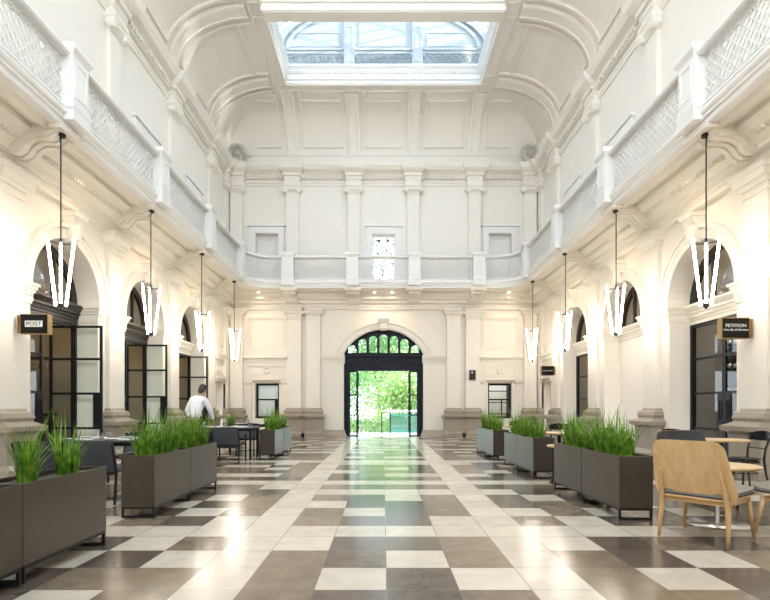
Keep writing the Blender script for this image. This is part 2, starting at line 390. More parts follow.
def impost(f, c, par, R=1.12, out=1.40, zb=3.08, back=-.5):
    for s in (-1, 1):
        b = MB()
        for z0, z1, p in [(zb, zb+.05, .02), (zb+.05, zb+.12, .035), (zb+.12, zb+.20, .03), (zb+.20, zb+.26, .06), (zb+.26, zb+.32, .085), (zb+.32, zb+.37, .115)]:
            u = sorted((c+s*(R-p), c+s*(out+p))); b.box(u[0], u[1], z0, z1, back, p, f)
        u = sorted((c+s*R, c+s*out)); dentils(b, f, u[0], u[1], zb+.13, zb+.19, .03, .065, .055, .03)
        b.build('impost', M['wall'], par)
def lower_cornice(f, u0, u1, par):
    b = MB()
    mould(b, f, u0, u1, [(0, 5.22), (.10, 5.22), (.10, 5.30), (.12, 5.32), (.12, 5.40), (.17, 5.44), (.24, 5.46), (.24, 5.52), (.30, 5.56), (.36, 5.60), (.36, 5.64), (0, 5.64)])
    mould(b, f, u0, u1, [(0, 5.64), (.40, 5.64), (.52, 5.74), (.60, 5.78), (.60, 5.871), (0, 5.871)])
    dentils(b, f, u0, u1, 5.60, 5.67, .36, .44, .10, .055)
    b.build('lower_cornice', M['wall'], par)
def upper_cornice(f, u0, u1, par):
    b = MB()
    mould(b, f, u0, u1, [(0, 10.3), (.05, 10.3), (.05, 10.38), (.08, 10.40), (.08, 10.46), (0, 10.46)])
    mould(b, f, u0, u1, [(0, 10.55), (.12, 10.57), (.12, 10.72), (.16, 10.74), (.20, 10.78), (.36, 10.84), (.40, 10.90), (.46, 10.96), (.48, 11.02), (0, 11.04)])
    dentils(b, f, u0, u1, 10.61, 10.71, .12, .20, .13, .065)
    b.build('upper_cornice', M['upper'], par)
    b = MB(); mould(b, f, u0, u1, [(0, 11.04), (.06, 11.04), (.06, 11.5), (.1, 11.52), (.1, 11.6), (0, 11.6)])
    b.build('blocking_course', M['upper'], par)
def frame_strip(mb, f, u0, u1, z0, z1, w, n0, n1):
    mb.box(u0, u1, z1-w, z1, n0, n1, f); mb.box(u0, u1, z0, z0+w, n0, n1, f)
    mb.box(u0, u0+w, z0+w, z1-w, n0, n1, f); mb.box(u1-w, u1, z0+w, z1-w, n0, n1, f); return mb
def gallery_door(f, u, par, leaf='panel'):
    b = MB()
    for d, n0, n1 in ((.24, 0, .06), (.20, .06, .09)):
        b.box(u-.47-d, u-.47, 6.2, 8.35, n0, n1, f); b.box(u+.47, u+.47+d, 6.2, 8.35, n0, n1, f); b.box(u-.47-d, u+.47+d, 8.35, 8.35+d+.06, n0, n1, f)
    b.box(u-.78, u+.78, 8.62, 8.72, 0, .14, f)
    b.build('door_surround', M['white'], par)
    if leaf == 'panel':
        b = MB(); b.box(u-.47, u+.47, 6.2, 8.35, -.32, -.27, f); frame_strip(b, f, u-.44, u+.44, 6.3, 8.3, .10, -.27, -.24)
        b.box(u-.36, u+.36, 7.2, 7.3, -.27, -.24, f); b.build('door_leaf', M['white'], par)
def aedicule(f, u, par, hw=.49, zt=2.2, panel=True, span=.88):
    """door surround with small pilasters, frieze panel with rosette, cornice and panelled wall above"""
    for s in (-1, 1):
        b = MB(); stack(b, f, u+s*(hw+.25), [(0, .1, .07), (2.16, .1, .07), (2.16, .13, .1), (2.2, .15, .13), (2.3, .16, .15), (2.34, .16, .15)]); b.build('small_pilaster', M['wall'], par)
    b = MB(); mould(b, f, u-hw-.16, u+hw+.16, [(0, 2.26), (.10, 2.26), (.17, 2.33), (.17, 2.38), (0, 2.40)]); b.build('door_hood', M['wall'], par)
    b = MB(); frame_strip(b, f, u-span, u+span, 2.46, 2.98, .06, 0, .05); frame_strip(b, f, u-span+.2, u+span-.2, 2.56, 2.88, .025, 0, .03)
    b.build('frieze_panel', M['wall'], par)
    b = MB(); b.torus((u, 2.72, .05), .11, .03, f, 18, 6)
    for k in range(6):
        a = PI*k/3; b.torus((u+.055*math.cos(a), 2.72+.055*math.sin(a), .05), .03, .018, f, 8, 5)
    b.build('rosette', M['wall'], par)
    b = MB(); mould(b, f, u-span-.05, u+span+.05, [(0, 3.04), (.05, 3.04), (.05, 3.12), (.12, 3.2), (.18, 3.22), (.18, 3.3), (0, 3.34)])
    dentils(b, f, u-span, u+span, 3.1, 3.17, .05, .1, .08, .045); b.build('string_course', M['wall'], par)
    b = MB(); frame_strip(b, f, u-span+.1, u+span-.1, 3.62, 4.92, .05, 0, .035); frame_strip(b, f, u-span+.2, u+span-.2, 3.72, 4.82, .02, 0, .025)
    b.build('wall_panel', M['wall'], par)

# ------------------------------------------------------------------ side walls
UD = (ARC[2], ARC[3])                        # gallery doors
def side_wall(name, f, sgn):
    pts = [(YN, 0)]
    for c in ARC: pts += arch_poly(c, 1.12, 3.45, 0)
    pts += [(20.5-.42, 0), (20.5-.42, 2.2), (20.5+.42, 2.2), (20.5+.42, 0), (YB, 0), (YB, 6.0), (YN, 6.0)]
    b = MB(); b.add(*plate(pts, [], -.6, 0, f))
    w = tag(b.build(name, M['wall']), kind='structure')
    b = MB(); b.add(*plate([(YN, 6.0), (YB, 6.0), (YB, 11.6), (YN, 11.6)], [[(u-.47, 6.2), (u+.47, 6.2), (u+.47, 8.35), (u-.47, 8.35)] for u in UD], -.35, 0, f))
    b.build('upper_wall', M['upper'], w)
    for u in PIL: lower_pilaster(f, u, w); bracket(f, u, w); upper_pilaster(f, u, w)
    lower_pilaster(f, YB-.36, w, .5); upper_pilaster(f, YB-.36, w)
    for c in ARC: archivolt(f, c, w); impost(f, c, w)
    lower_cornice(f, YN, YB, w); upper_cornice(f, YN, YB, w)
    for u in UD: gallery_door(f, u, w)
    aedicule(f, 20.42, w, .42, 2.2, True, .62)
    b = MB(); b.box(20.05, 20.95, 0, 2.2, -.6, -.55, f); b.build('recess_panel', M['wall'], w)
    for c in ARC:                            # jamb base blocks
        for s in (-1, 1):
            u = sorted((c+s*1.10, c+s*1.44)); q = MB(); q.box(u[0], u[1], 0, .3, -.3, .05, f); q.box(u[0]+.01, u[1]-.01, .3, .36, -.29, .03, f); q.build('jamb_base', M['base'], w)
    return w
WL = side_wall('wall_left', Lm, -1); WR = side_wall('wall_right', Rm, 1)

# ------------------------------------------------------------------ entrance wall
DR, DCZ, DHW, DSP = 1.845, 2.575, 1.64, 3.42
DA = math.acos(DHW/DR)
pts = [(-W-.6, 0), (-DHW, 0)] + [(-DR*math.cos(DA+(PI-2*DA)*k/28), DCZ+DR*math.sin(DA+(PI-2*DA)*k/28)) for k in range(29)] + [(DHW, 0), (W+.6, 0), (W+.6, 6.0), (-W-.6, 6.0)]
b = MB(); b.add(*plate(pts, [[(u-.49, .75), (u+.49, .75), (u+.49, 2.2), (u-.49, 2.2)] for u in (-4.79, 4.79)], -.6, 0, Bm))
WB = tag(b.build('wall_back', M['wall']), kind='structure')
b = MB(); b.add(*plate([(-W-.6, 6.0), (W+.6, 6.0), (W+.6, 11.6), (-W-.6, 11.6)], [[(u-.47, 6.2), (u+.47, 6.2), (u+.47, 8.35), (u-.47, 8.35)] for u in (-4.79, 0, 4.79)], -.35, 0, Bm))
b.build('upper_wall', M['upper'], WB)
for u in (-3.65, -2.87, 2.87, 3.65): lower_pilaster(Bm, u, WB)
for u in (-6.0, 6.0): lower_pilaster(Bm, u, WB, .5); upper_pilaster(Bm, u, WB)
BP = (-3.72, -1.21, 1.21, 3.72)
for u in BP: bracket(Bm, u, WB); upper_pilaster(Bm, u, WB)
lower_cornice(Bm, -W, W, WB); upper_cornice(Bm, -W, W, WB)
gallery_door(Bm, -4.79, WB); gallery_door(Bm, 4.79, WB); gallery_door(Bm, 0, WB, None)
aedicule(Bm, -4.79, WB); aedicule(Bm, 4.79, WB)
archivolt(Bm, 0, WB, 1.84, 2.16, DCZ, DA-.02, PI-DA+.02, (4.36, 4.86))
for s in (-1, 1):                            # impost band of the entrance and the base blocks
    b = MB(); u0, u1 = sorted((s*1.60, s*2.56))
    for z0, z1, p in [(3.02, 3.08, .03), (3.08, 3.2, .02), (3.2, 3.28, .08), (3.28, 3.36, .12)]: b.box(u0-(p if s < 0 else 0)*0, u1, z0, z1, -.2, p, Bm)
    dentils(b, Bm, u0, u1, 3.1, 3.19, .02, .06, .09, .05); b.build('impost', M['wall'], WB)
    b = MB(); c = s*2.08
    stack(b, Bm, c, [(0, .56, .4), (.08, .55, .38), (.2, .48, .2), (.28, .47, .12)]); b.box(*sorted((s*1.6, s*2.0)), 0, .26, -.3, .05, Bm)
    b.build('base_block', M['base'], WB)
# leadlight over the gallery
b = struct('window_1')
q = MB(); q.box(-.47, .47, 8.25, 8.35, -.3, -.2, Bm); q.box(-.47, -.42, 6.2, 8.25, -.3, -.2, Bm); q.box(.42, .47, 6.2, 8.25, -.3, -.2, Bm); q.build('window_frame', M['white'], b)
q = MB(); rn = random.Random(5)
P = [(rn.uniform(-.42, .42), rn.uniform(6.2, 8.25)) for _ in range(110)]
for i, p in enumerate(P):
    for j in sorted(range(110), key=lambda j: (P[j][0]-p[0])**2 + (P[j][1]-p[1])**2)[1:4]:
        q.bar(Bm(*p, -.25), Bm(*P[j], -.25), .022, .03)
q.build('leadlight_tracery', M['lead'], b)
q = MB(); q.quad(*[Bm(u, z, -.27) for u, z in ((-.42, 6.2), (.42, 6.2), (.42, 8.25), (-.42, 8.25))]); q.build('glass', M['pane'], b)

# small sash windows of the entrance wall
for k, u in enumerate((-4.79, 4.79)):
    w = struct('window_%d' % (k+2)); q = MB(); frame_strip(q, Bm, u-.49, u+.49, .75, 2.2, .085, -.3, -.18); q.box(u-.41, u+.41, 1.5, 1.56, -.28, -.19, Bm)
    if k == 0: q.box(u+.27, u+.41, .83, 1.5, -.28, -.22, Bm)
    else: q.box(u+.1, u+.14, .83, 1.5, -.28, -.22, Bm)
    q.build('sash_frame', M['navy'], w)
    q = MB(); q.quad(*[Bm(a, z, -.24) for a, z in ((u-.42, .8), (u+.42, .8), (u+.42, 2.12), (u-.42, 2.12))]); q.build('glass', M['frost'] if k == 0 else M['darkpane'], w)

# ------------------------------------------------------------------ arch fillings
def fanlight(f, c, k, dark=True):
    w = struct('window_%d' % k); q = MB(); fm = M['bronze']
    n = 28
    sec = [(1.0, -.56), (1.0, -.47), (1.12, -.45), (1.12, -.56)]
    q.loft([[f(c+r*math.cos(PI*i/n), 3.45+r*math.sin(PI*i/n), d) for r, d in sec] for i in range(n+1)])
    q.box(c-1.06, c+1.06, 3.42, 3.52, -.56, -.46, f)
    for s in (-.36, .36): q.box(c+s-.035, c+s+.035, 3.5, 3.45+math.sqrt(1.06**2-s*s), -.55, -.48, f)
    q.build('fanlight_frame', fm, w)
    q = MB(); q.add([f(c+1.06*math.cos(PI*i/n), 3.45+1.06*math.sin(PI*i/n), -.52) for i in range(n+1)], [tuple(range(n+1))]); q.build('glass', M['fan'], w)
def transom(f, c, par, m):
    b = MB(); mould(b, f, c-1.12, c+1.12, [(-.62, 3.03), (-.44, 3.03), (-.44, 3.1), (-.42, 3.12), (-.42, 3.22), (-.36, 3.26), (-.36, 3.30), (-.30, 3.36), (-.27, 3.40), (-.27, 3.44), (-.62, 3.45)])
    dentils(b, f, c-1.05, c+1.05, 3.17, 3.23, -.42, -.37, .055, .03); b.build('transom_cornice', m, par)
def leaf_bars(q, P, w, panel=True):
    """door leaf in its own plane; P(s, z, t): s along the leaf 0..w"""
    for s in (0, w-.05): q.box(s, s+.05, .02, 3.0, -.022, .022, P)
    for z in (.02, .72, 1.48, 2.24, 2.95): q.box(.05, w-.05, z, z+.05 if z > .1 else .14, -.022, .022, P)
    if panel:
        q.box(w-.2, w-.05, .77, 1.48, -.018, .018, P); q.box(.05, w-.05, .14, .45, -.012, .012, P)
def arch_door(f, c, k, mode):
    d = struct('door_%d' % k)
    q = MB(); q.box(c-1.12, c-1.05, 0, 3.03, -.56, -.46, f); q.box(c+1.05, c+1.12, 0, 3.03, -.56, -.46, f); q.box(c-1.05, c+1.05, 2.97, 3.03, -.56, -.46, f)
    q.build('door_frame', M['black'], d)
    def leaf(P, w, hand=True):
        q = MB(); leaf_bars(q, P, w); l = q.build('door_leaf', M['black'], d)
        q = MB(); q.quad(*[P(s, z, 0) for s, z in ((.05, .45), (w-.05, .45), (w-.05, 2.96), (.05, 2.96))]); q.build('glass', M['darkpane'] if mode != 'open' else M['pane'], l)
        if hand:
            q = MB(); q.bar(P(w-.1, .95, .05), P(w-.1, 1.35, .05), .025); q.bar(P(w-.1, 1.0, 0), P(w-.1, 1.0, .06), .02); q.bar(P(w-.1, 1.3, 0), P(w-.1, 1.3, .06), .02); q.build('pull_handle', M['black'], l)
    leaf(lambda s, z, t: f(c-1.05+s, z, -.51+t), 1.045)
    if mode == 'open': leaf(lambda s, z, t: f(c+.93+t, z, -.95+s), 1.16)
    else: leaf(lambda s, z, t: f(c+1.05-s, z, -.51+t), 1.045)
k = 4; kd = 2
for j, c in enumerate(ARC):
    fanlight(Lm, c, k); fanlight(Rm, c, k+1); k += 2
    transom(Lm, c, WL, M['wall'] if j == 3 else M['bronze']); transom(Rm, c, WR, M['wall'])
    if j == 0:
        for f, p in ((Lm, WL), (Rm, WR)): b = MB(); b.box(c-1.12, c+1.12, 0, 3.03, -.5, -.45, f); b.build('infill_panel', M['wall'], p)
        continue
    arch_door(Lm, c, kd, 'open'); kd += 1
    if j == 2: b = MB(); b.box(c-1.12, c+1.12, 0, 3.03, -.5, -.45, Rm); b.build('infill_panel', M['upper'], WR)
    else: arch_door(Rm, c, kd, 'closed'); kd += 1

# ------------------------------------------------------------------ main entrance
D = struct('door_1')
outer = [(-DHW, 3.36)] + [(-DR*math.cos(DA+(PI-2*DA)*k/28), DCZ+DR*math.sin(DA+(PI-2*DA)*k/28)) for k in range(29)] + [(DHW, 3.36)]
holes = []
for i, zt in zip(range(-3, 4), (3.78, 4.06, 4.18, 4.25, 4.18, 4.06, 3.78)):
    c, h = i*.435, .165; lean = {3: .10, 2: .05}.get(abs(i), 0)
    sgn = -1 if i < 0 else 1
    zs = zt-.15
    if abs(i) == 3: pol = [(c-h, 3.48), (c+h, 3.48), (c+h, 3.48+ (.10 if i > 0 else .26))] + [(c+h*math.cos(PI*j/10), (3.60 if i > 0 else 3.60)+.20*math.sin(PI*j/10)) for j in range(1, 10)] + [(c-h, 3.48+(.26 if i > 0 else .10))]
    else: pol = [(c-h, 3.48), (c+h, 3.48)] + [(c+h*math.cos(PI*j/12), zs+.15*math.sin(PI*j/12)) for j in range(13)]
    holes.append(pol)
b = MB(); b.add(*plate(outer, holes, -.38, -.26, Bm)); fl = b.build('fanlight_frame', M['navy'], D)
b = MB(); b.quad(*[Bm(u, z, -.33) for u, z in ((-1.5, 3.45), (1.5, 3.45), (1.5, 4.3), (-1.5, 4.3))]); b.build('fanlight_glass', M['pane'], fl)
b = MB(); b.box(-DHW, DHW, 2.72, 3.38, -.42, -.24, Bm); b.box(-DHW, DHW, 3.3, 3.38, -.24, -.16, Bm); b.box(-DHW, DHW, 2.72, 2.8, -.24, -.2, Bm)
b.box(-DHW, DHW, 3.0, 3.04, -.24, -.215, Bm); b.build('lintel', M['navy'], D)
for s in (-1, 1):
    b = MB(); u = sorted((s*1.44, s*DHW)); b.box(u[0], u[1], 0, 2.72, -.42, -.22, Bm); u = sorted((s*1.44, s*1.49)); b.box(u[0], u[1], 0, 2.72, -.22, -.19, Bm); b.build('door_jamb', M['navy'], D)
    b = MB(); u = sorted((s*1.08, s*1.44)); frame_strip(b, Bm, u[0], u[1], 0, 2.72, .05, -.36, -.3)
    for z in (.86, 1.70): b.box(u[0], u[1], z, z+.05, -.36, -.3, Bm)
    sl = b.build('sidelight', M['navy'], D)
    b = MB(); b.quad(*[Bm(a, z, -.33) for a, z in ((u[0], .05), (u[1], .05), (u[1], 2.7), (u[0], 2.7))]); b.build('glass', M['pane'], sl)
    P = lambda x, z, t, s=s: Bm(s*1.055+t, z, -.28+x)
    b = MB()
    for x in (0, .99): b.box(x, x+.06, .02, 2.70, -.025, .025, P)
    for z0, z1 in ((.02, .2), (.86, .91), (1.70, 1.75), (2.64, 2.70)): b.box(.06, .99, z0, z1, -.02, .02, P)
    lf = b.build('door_leaf', M['navy'], D)
    b = MB(); b.quad(*[P(x, z, 0) for x, z in ((.06, .2), (.99, .2), (.99, 2.64), (.06, 2.64))]); b.build('glass', M['pane'], lf)
    b = MB()
    for t in (-1, 1): b.bar(P(.93, .9, .06*t), P(.93, 1.3, .06*t), .025)
    for z in (.95, 1.25): b.bar(P(.93, z, -.06), P(.93, z, .06), .02)
    b.build('pull_handle', M['black'], lf)
b = MB(); b.box(-W-.6, W+.6, YN-.3, YN, 0, 7.3); tag(b.build('wall_front', M['wall']), kind='structure')  # unseen end wall, added and left open above to shape the daylight
# ------------------------------------------------------------------ balcony
BX, BYF, RR = W-1.1, YB-1.1, 1.0
path = [((-BX, y), (1, 0)) for y in (YN, 3, 8, 13, BYF-RR)]
path += [((-BX+RR-RR*math.cos(t), BYF-RR+RR*math.sin(t)), (math.cos(t), -math.sin(t))) for t in [PI/2*k/10 for k in range(1, 11)]]
path += [((x, BYF), (0, -1)) for x in (0,)]
path += [((-p[0], p[1]), (-nn[0], nn[1])) for p, nn in reversed(path[:-1])]
def sweep(prof, pth=path, closed=True):
    return MB().loft([[(p[0]+nn[0]*a, p[1]+nn[1]*a, z) for a, z in prof] for p, nn in pth])
BAL = struct('balcony')
sweep([(-.16, 5.86), (-.02, 5.86), (.0, 5.88), (.0, 5.95), (.04, 5.97), (.04, 6.01), (.07, 6.03), (.09, 6.06), (.09, 6.10), (.04, 6.13), (.02, 6.18), (-.16, 6.18)]).build('fascia', M['white'], BAL)
def on_wall(p):
    x, y = p
    if y <= BYF-RR: return (-W if x < 0 else W, y)
    t = (abs(x) - (BX-RR))
    if t <= 0: return (x, YB)
    # corner: slide along the walls
    a = math.atan2(y-(BYF-RR), t); r = (W-(BX-RR), YB-(BYF-RR))
    c, s = math.cos(a), math.sin(a); k = min(r[0]/max(c, 1e-6), r[1]/max(s, 1e-6))
    return (math.copysign(BX-RR+c*k, x), BYF-RR+s*k)
b = MB(); n = len(path)
for z0, z1 in ((5.87, 6.14),):
    vs = []
    for p, nn in path:
        q = on_wall(p); pi = (p[0]-nn[0]*.1, p[1]-nn[1]*.1)
        vs += [(*pi, z0), (*q, z0), (*pi, z1), (*q, z1)]
    # the wall corners
    fs = []
    for i in range(n-1):
        a, c = 4*i, 4*i+4; fs += [(a, c, c+1, a+1), (a+2, a+3, c+3, c+2)]
    b.add(vs, fs)
b.build('slab', M['wall'], BAL)
sweep([(-.30, 5.80), (-.24, 5.80), (-.2, 5.84), (-.16, 5.87), (-.30, 5.87)]).build('soffit_moulding', M['wall'], BAL)
# handrail, bottom rail
sweep([(-.14, 7.02), (-.17, 7.05), (-.17, 7.09), (-.12, 7.12), (.08, 7.12), (.13, 7.09), (.13, 7.05), (.10, 7.02)]).build('handrail', M['white'], BAL)
sweep([(-.08, 6.18), (.04, 6.18), (.04, 6.22), (-.08, 6.22)]).build('bottom_rail', M['white'], BAL)
def post(x, y, ax):
    b = MB()
    def ring(h, z): return [(x-h, y-h, z), (x+h, y-h, z), (x+h, y+h, z), (x-h, y+h, z)]
    b.loft([ring(h, z) for h, z in [(.25, 6.14), (.25, 6.24), (.23, 6.27), (.225, 7.02), (.24, 7.05), (.27, 7.09), (.29, 7.12), (.29, 7.19), (.25, 7.23)]])
    for s in (-1, 1):
        f = (lambda a, z, t: (x+a, y+s*(.225+t), z)) if ax == 'y' else (lambda a, z, t: (x+s*(.225+t), y+a, z))
        frame_strip(b, f, -.16, .16, 6.36, 6.94, .03, 0, .015)
    f2 = (lambda a, z, t: (x+a, y-t, z)) if ax == 'y' else (lambda a, z, t: (x-math.copysign(t, x), y+a, z))
    b.box(-.25, .25, 5.95, 6.15, .05, .25, f2)
    b.build('balcony_post', M['white'], BAL)
PX = BX-.03
for s in (-1, 1):
    for u in PIL: post(s*(BX+.05), u, 'x')
for u in BP: post(u, BYF+.05, 'y')
def lattice(P, L, n=1, pitch=.155):
    """crossing diagonal bars with ring rows, in a panel of length L; P(s, z, t)"""
    q = MB(); z0, z1 = 6.22, 7.03; zb, zt = z0+.075, z1-.075; H = zt-zb; run = H*.95
    def seg(s0, za, s1, zb_):
        # clip to panel
        if s1 < s0: s0, za, s1, zb_ = s1, zb_, s0, za
        if s1 <= 0 or s0 >= L: return
        if s0 < 0: za += (zb_-za)*(0-s0)/(s1-s0); s0 = 0
        if s1 > L: zb_ -= (zb_-za)*(s1-L)/(s1-s0); s1 = L
        m = max(1, int(n*(s1-s0)/.25)) if n > 1 else 1
        pts = [(s0+(s1-s0)*i/m, za+(zb_-za)*i/m) for i in range(m+1)]
        for a, c in zip(pts, pts[1:]):
            dx, dz = c[0]-a[0], c[1]-a[1]; l = math.hypot(dx, dz); nx, nz = -dz/l*.0095, dx/l*.0095
            q.add([P(a[0]+nx, a[1]+nz, -.012), P(a[0]-nx, a[1]-nz, -.012), P(c[0]-nx, c[1]-nz, -.012), P(c[0]+nx, c[1]+nz, -.012),
                   P(a[0]+nx, a[1]+nz, .012), P(a[0]-nx, a[1]-nz, .012), P(c[0]-nx, c[1]-nz, .012), P(c[0]+nx, c[1]+nz, .012)],
                  [(0, 1, 2, 3), (4, 7, 6, 5), (0, 4, 5, 1), (3, 2, 6, 7), (1, 5, 6, 2), (0, 3, 7, 4)])
    k = -int(run/pitch)-1
    while k*pitch < L+run:
        s = k*pitch
        seg(s, zb, s+run, zt); seg(s, zt, s+run, zb); k += 1
    m = int(L/.105)
    for i in range(m):
        s = (i+.5)*L/m
        for zc in (z0+.037, z1-.037):
            q.torus((s, zc, 0), .034, .009, lambda a, c, t: P(a, c, t), 10, 4)
    for z in (zb, zt):
        nn = max(1, int(L/.3)) if n > 1 else 1
        for i in range(nn): q.box(L*i/nn, L*(i+1)/nn, z-.008, z+.008, -.012, .012, P)
    q.build('lattice_panel', M['white'], BAL)
for s in (-1, 1):
    for a, c in zip(PIL, PIL[1:]):
        lattice(lambda t, z, w, s=s, a=a: (s*(BX+.02)+w, a+.25+t, z), c-a-.5)
    # last straight piece, arc and piece up to the first back post as one curved panel
    ya = PIL[-1]+.25; l1 = BYF-RR-ya; l2 = PI/2*RR; l3 = (BX-RR)-(abs(BP[0])+.25)
    def P(t, z, w, s=s):
        if t < l1: return (s*(BX+.02+w), ya+t, z)
        if t < l1+l2:
            a = (t-l1)/RR; r = RR+.02+w; return (s*(BX-RR+r*math.cos(a)), BYF-RR+r*math.sin(a), z)
        return (s*(BX-RR-(t-l1-l2)), BYF+.02+w, z)
    lattice(P, l1+l2+l3, 3)
for a, c in zip(BP, BP[1:]): lattice(lambda t, z, w, a=a: (a+.25+t, BYF+.02+w, z), c-a-.5)

# ------------------------------------------------------------------ coved ceiling
Z0, ZC, DS, DB = 11.6, 13.2, W-4.14, YB-19.97
NT = 14
def ins(t): return DS*(1-math.cos(t)), DB*(1-math.cos(t)), Z0+(ZC-Z0)*math.sin(t)
CE = MB(); th = [PI/2*k/NT for k in range(NT+1)]
for t0, t1 in zip(th, th[1:]):
    a0, b0, z0 = ins(t0); a1, b1, z1 = ins(t1)
    for s in (-1, 1): CE.quad((s*(W-a0), YN, z0), (s*(W-a0), YB-b0, z0), (s*(W-a1), YB-b1, z1), (s*(W-a1), YN, z1))
    CE.quad((-(W-a0), YB-b0, z0), (W-a0, YB-b0, z0), (W-a1, YB-b1, z1), (-(W-a1), YB-b1, z1))
OX, OY, IX, IY = W-DS, YB-DB, 3.6, 19.44
for s in (-1, 1): CE.quad((s*OX, YN, ZC), (s*OX, OY, ZC), (s*IX, OY, ZC), (s*IX, YN, ZC))
CE.quad((-IX, IY, ZC), (IX, IY, ZC), (IX, OY, ZC), (-IX, OY, ZC)); CE.quad((-IX, YN, ZC), (IX, YN, ZC), (IX, 5.435, ZC), (-IX, 5.435, ZC))
ceil = tag(CE.build('ceiling', M['upper'], smooth=True, auto=True), kind='structure')
def rib(P, w, par, name='ceiling_rib'):
    """P(s, t, h): s across the rib, t the cove angle, h height off the vault"""
    q = MB(); sec = [(-w/2, -.02), (-w/2, .10), (-w/2+.05, .13), (-w/2+.1, .13), (-w/2+.12, .10), (w/2-.12, .10), (w/2-.1, .13), (w/2-.05, .13), (w/2, .10), (w/2, -.02)]
    q.loft([[P(s, t, h) for s, h in sec] for t in th]); q.build(name, M['upper'], par, smooth=True, auto=True)
    for e in (-1, 1):
        q = MB(); sec = [(e*(w/2+.22)-.035, -.02), (e*(w/2+.22)-.035, .09), (e*(w/2+.22)+.035, .09), (e*(w/2+.22)+.035, -.02)]
        q.loft([[P(s, t, h) for s, h in sec] for t in [.16+(PI/2-.16)*k/12 for k in range(13)]]); q.build('panel_moulding', M['upper'], par, smooth=True, auto=True)
def cove(f, D):
    return lambda s, t, h, u=0: f(u+s, Z0+(ZC-Z0)*math.sin(t)-h*math.sin(t)*.9, D*(1-math.cos(t))+h*math.cos(t)*.9+.0)
for u in PIL:
    for f in (Lm, Rm): rib(lambda s, t, h, u=u, f=f: cove(f, DS)(s, t, h, u), .56, ceil)
for u in BP: rib(lambda s, t, h, u=u: cove(Bm, DB)(s, t, h, u), .5, ceil)
def cove_frame(f, D, u0, u1, ta, tb):        # horizontal mouldings of the panels
    for t in (ta, tb):
        q = MB(); c = cove(f, D); e = .035/D
        q.loft([[c(0, t-e, -.02, u), c(0, t-e, .09, u), c(0, t+e, .09, u), c(0, t+e, -.02, u)] for u in (u0, u1)]); q.build('panel_moulding', M['upper'], ceil)
for a, c in zip(PIL, PIL[1:]):
    for f in (Lm, Rm): cove_frame(f, DS, a+.48, c-.48, .18, 1.38)
for a, c in zip((-5.6,)+BP, BP+(5.6,)): cove_frame(Bm, DB, a+.45, c-.45, .18, 1.3)
# beams round and across the roof light
q = MB()
for s in (-1, 1):
    for x in (IX+.04, OX-.1): q.box(s*x-.03, s*x+.03, 5.4, OY-.1, ZC-.05, ZC)
    for u in PIL[1:]:
        for y in (u-.3, u+.3): q.box(*sorted((s*(IX+.07), s*(OX-.13))), y-.025, y+.025, ZC-.045, ZC)
for y in (IY+.06, OY-.1): q.box(-OX+.1, OX-.1, y-.03, y+.03, ZC-.05, ZC)
for u in BP:
    for e in (-.25, .25): q.box(u+e-.025, u+e+.025, IY+.09, OY-.13, ZC-.045, ZC)
q.build('beam_mouldings', M['upper'], ceil)
for u in PIL[1:-1]:
    q = MB(); q.box(-IX-.05, IX+.05, u-.24, u+.24, 13.0, 13.9)
    for y in (u-.27, u+.27): q.box(-IX, IX, y-.03, y+.03, 13.22, 13.3); q.box(-IX, IX, y-.05, y+.05, 13.6, 13.75)
    q.box(-IX, IX, u-.2, u+.2, 12.97, 13.0); q.build('cross_beam', M['upper'], ceil)

# ------------------------------------------------------------------ roof light (lantern)
SK = struct('skylight'); LX, LY, LZ, LT = 4.15, 20.1, 13.86, 16.2
q = MB()
def well(mb, prof, y0=5.435):
    for s in (-1, 1): mb.prism(prof, y0, IY, lambda n, z, u, s=s: (s*(IX-n), u, z))
    mb.prism(prof, -IX, IX, lambda n, z, u: (u, IY-n, z))
well(q, [(-.02, 13.195), (.004, 13.195), (0, 13.3), (.05, 13.33), (.05, 13.42), (0, 13.46), (0, 13.56), (.06, 13.62), (.06, 13.66), (.1, 13.72), (.14, 13.76), (.14, 13.84), (-.02, 13.86)])
for s in (-1, 1): dentils(q, lambda u, z, n, s=s: (s*(IX-n), u, z), 5.5, IY, 13.56, 13.63, 0, .05, .12, .06)
dentils(q, lambda u, z, n: (u, IY-n, z), -IX, IX, 13.56, 13.63, 0, .05, .12, .06)
q.build('well_cornice', M['white'], SK)
q = MB()
for s in (-1, 1): q.quad((s*IX, 5.435, LZ), (s*LX, 5.435, LZ), (s*LX, LY, LZ), (s*IX, LY, LZ))
q.quad((-IX, IY, LZ), (IX, IY, LZ), (IX, LY, LZ), (-IX, LY, LZ)); q.quad((-IX, 5.3, 13.2), (IX, 5.3, 13.2), (IX, 5.3, LT), (-IX, 5.3, LT))
q.build('well_ledge', M['lantern'], SK)
Sm = lambda u, z, n: (u, LY-n, z)
q = MB(); GB = [(-3.95, -1.55), (-1.05, 1.05), (1.55, 3.95)]
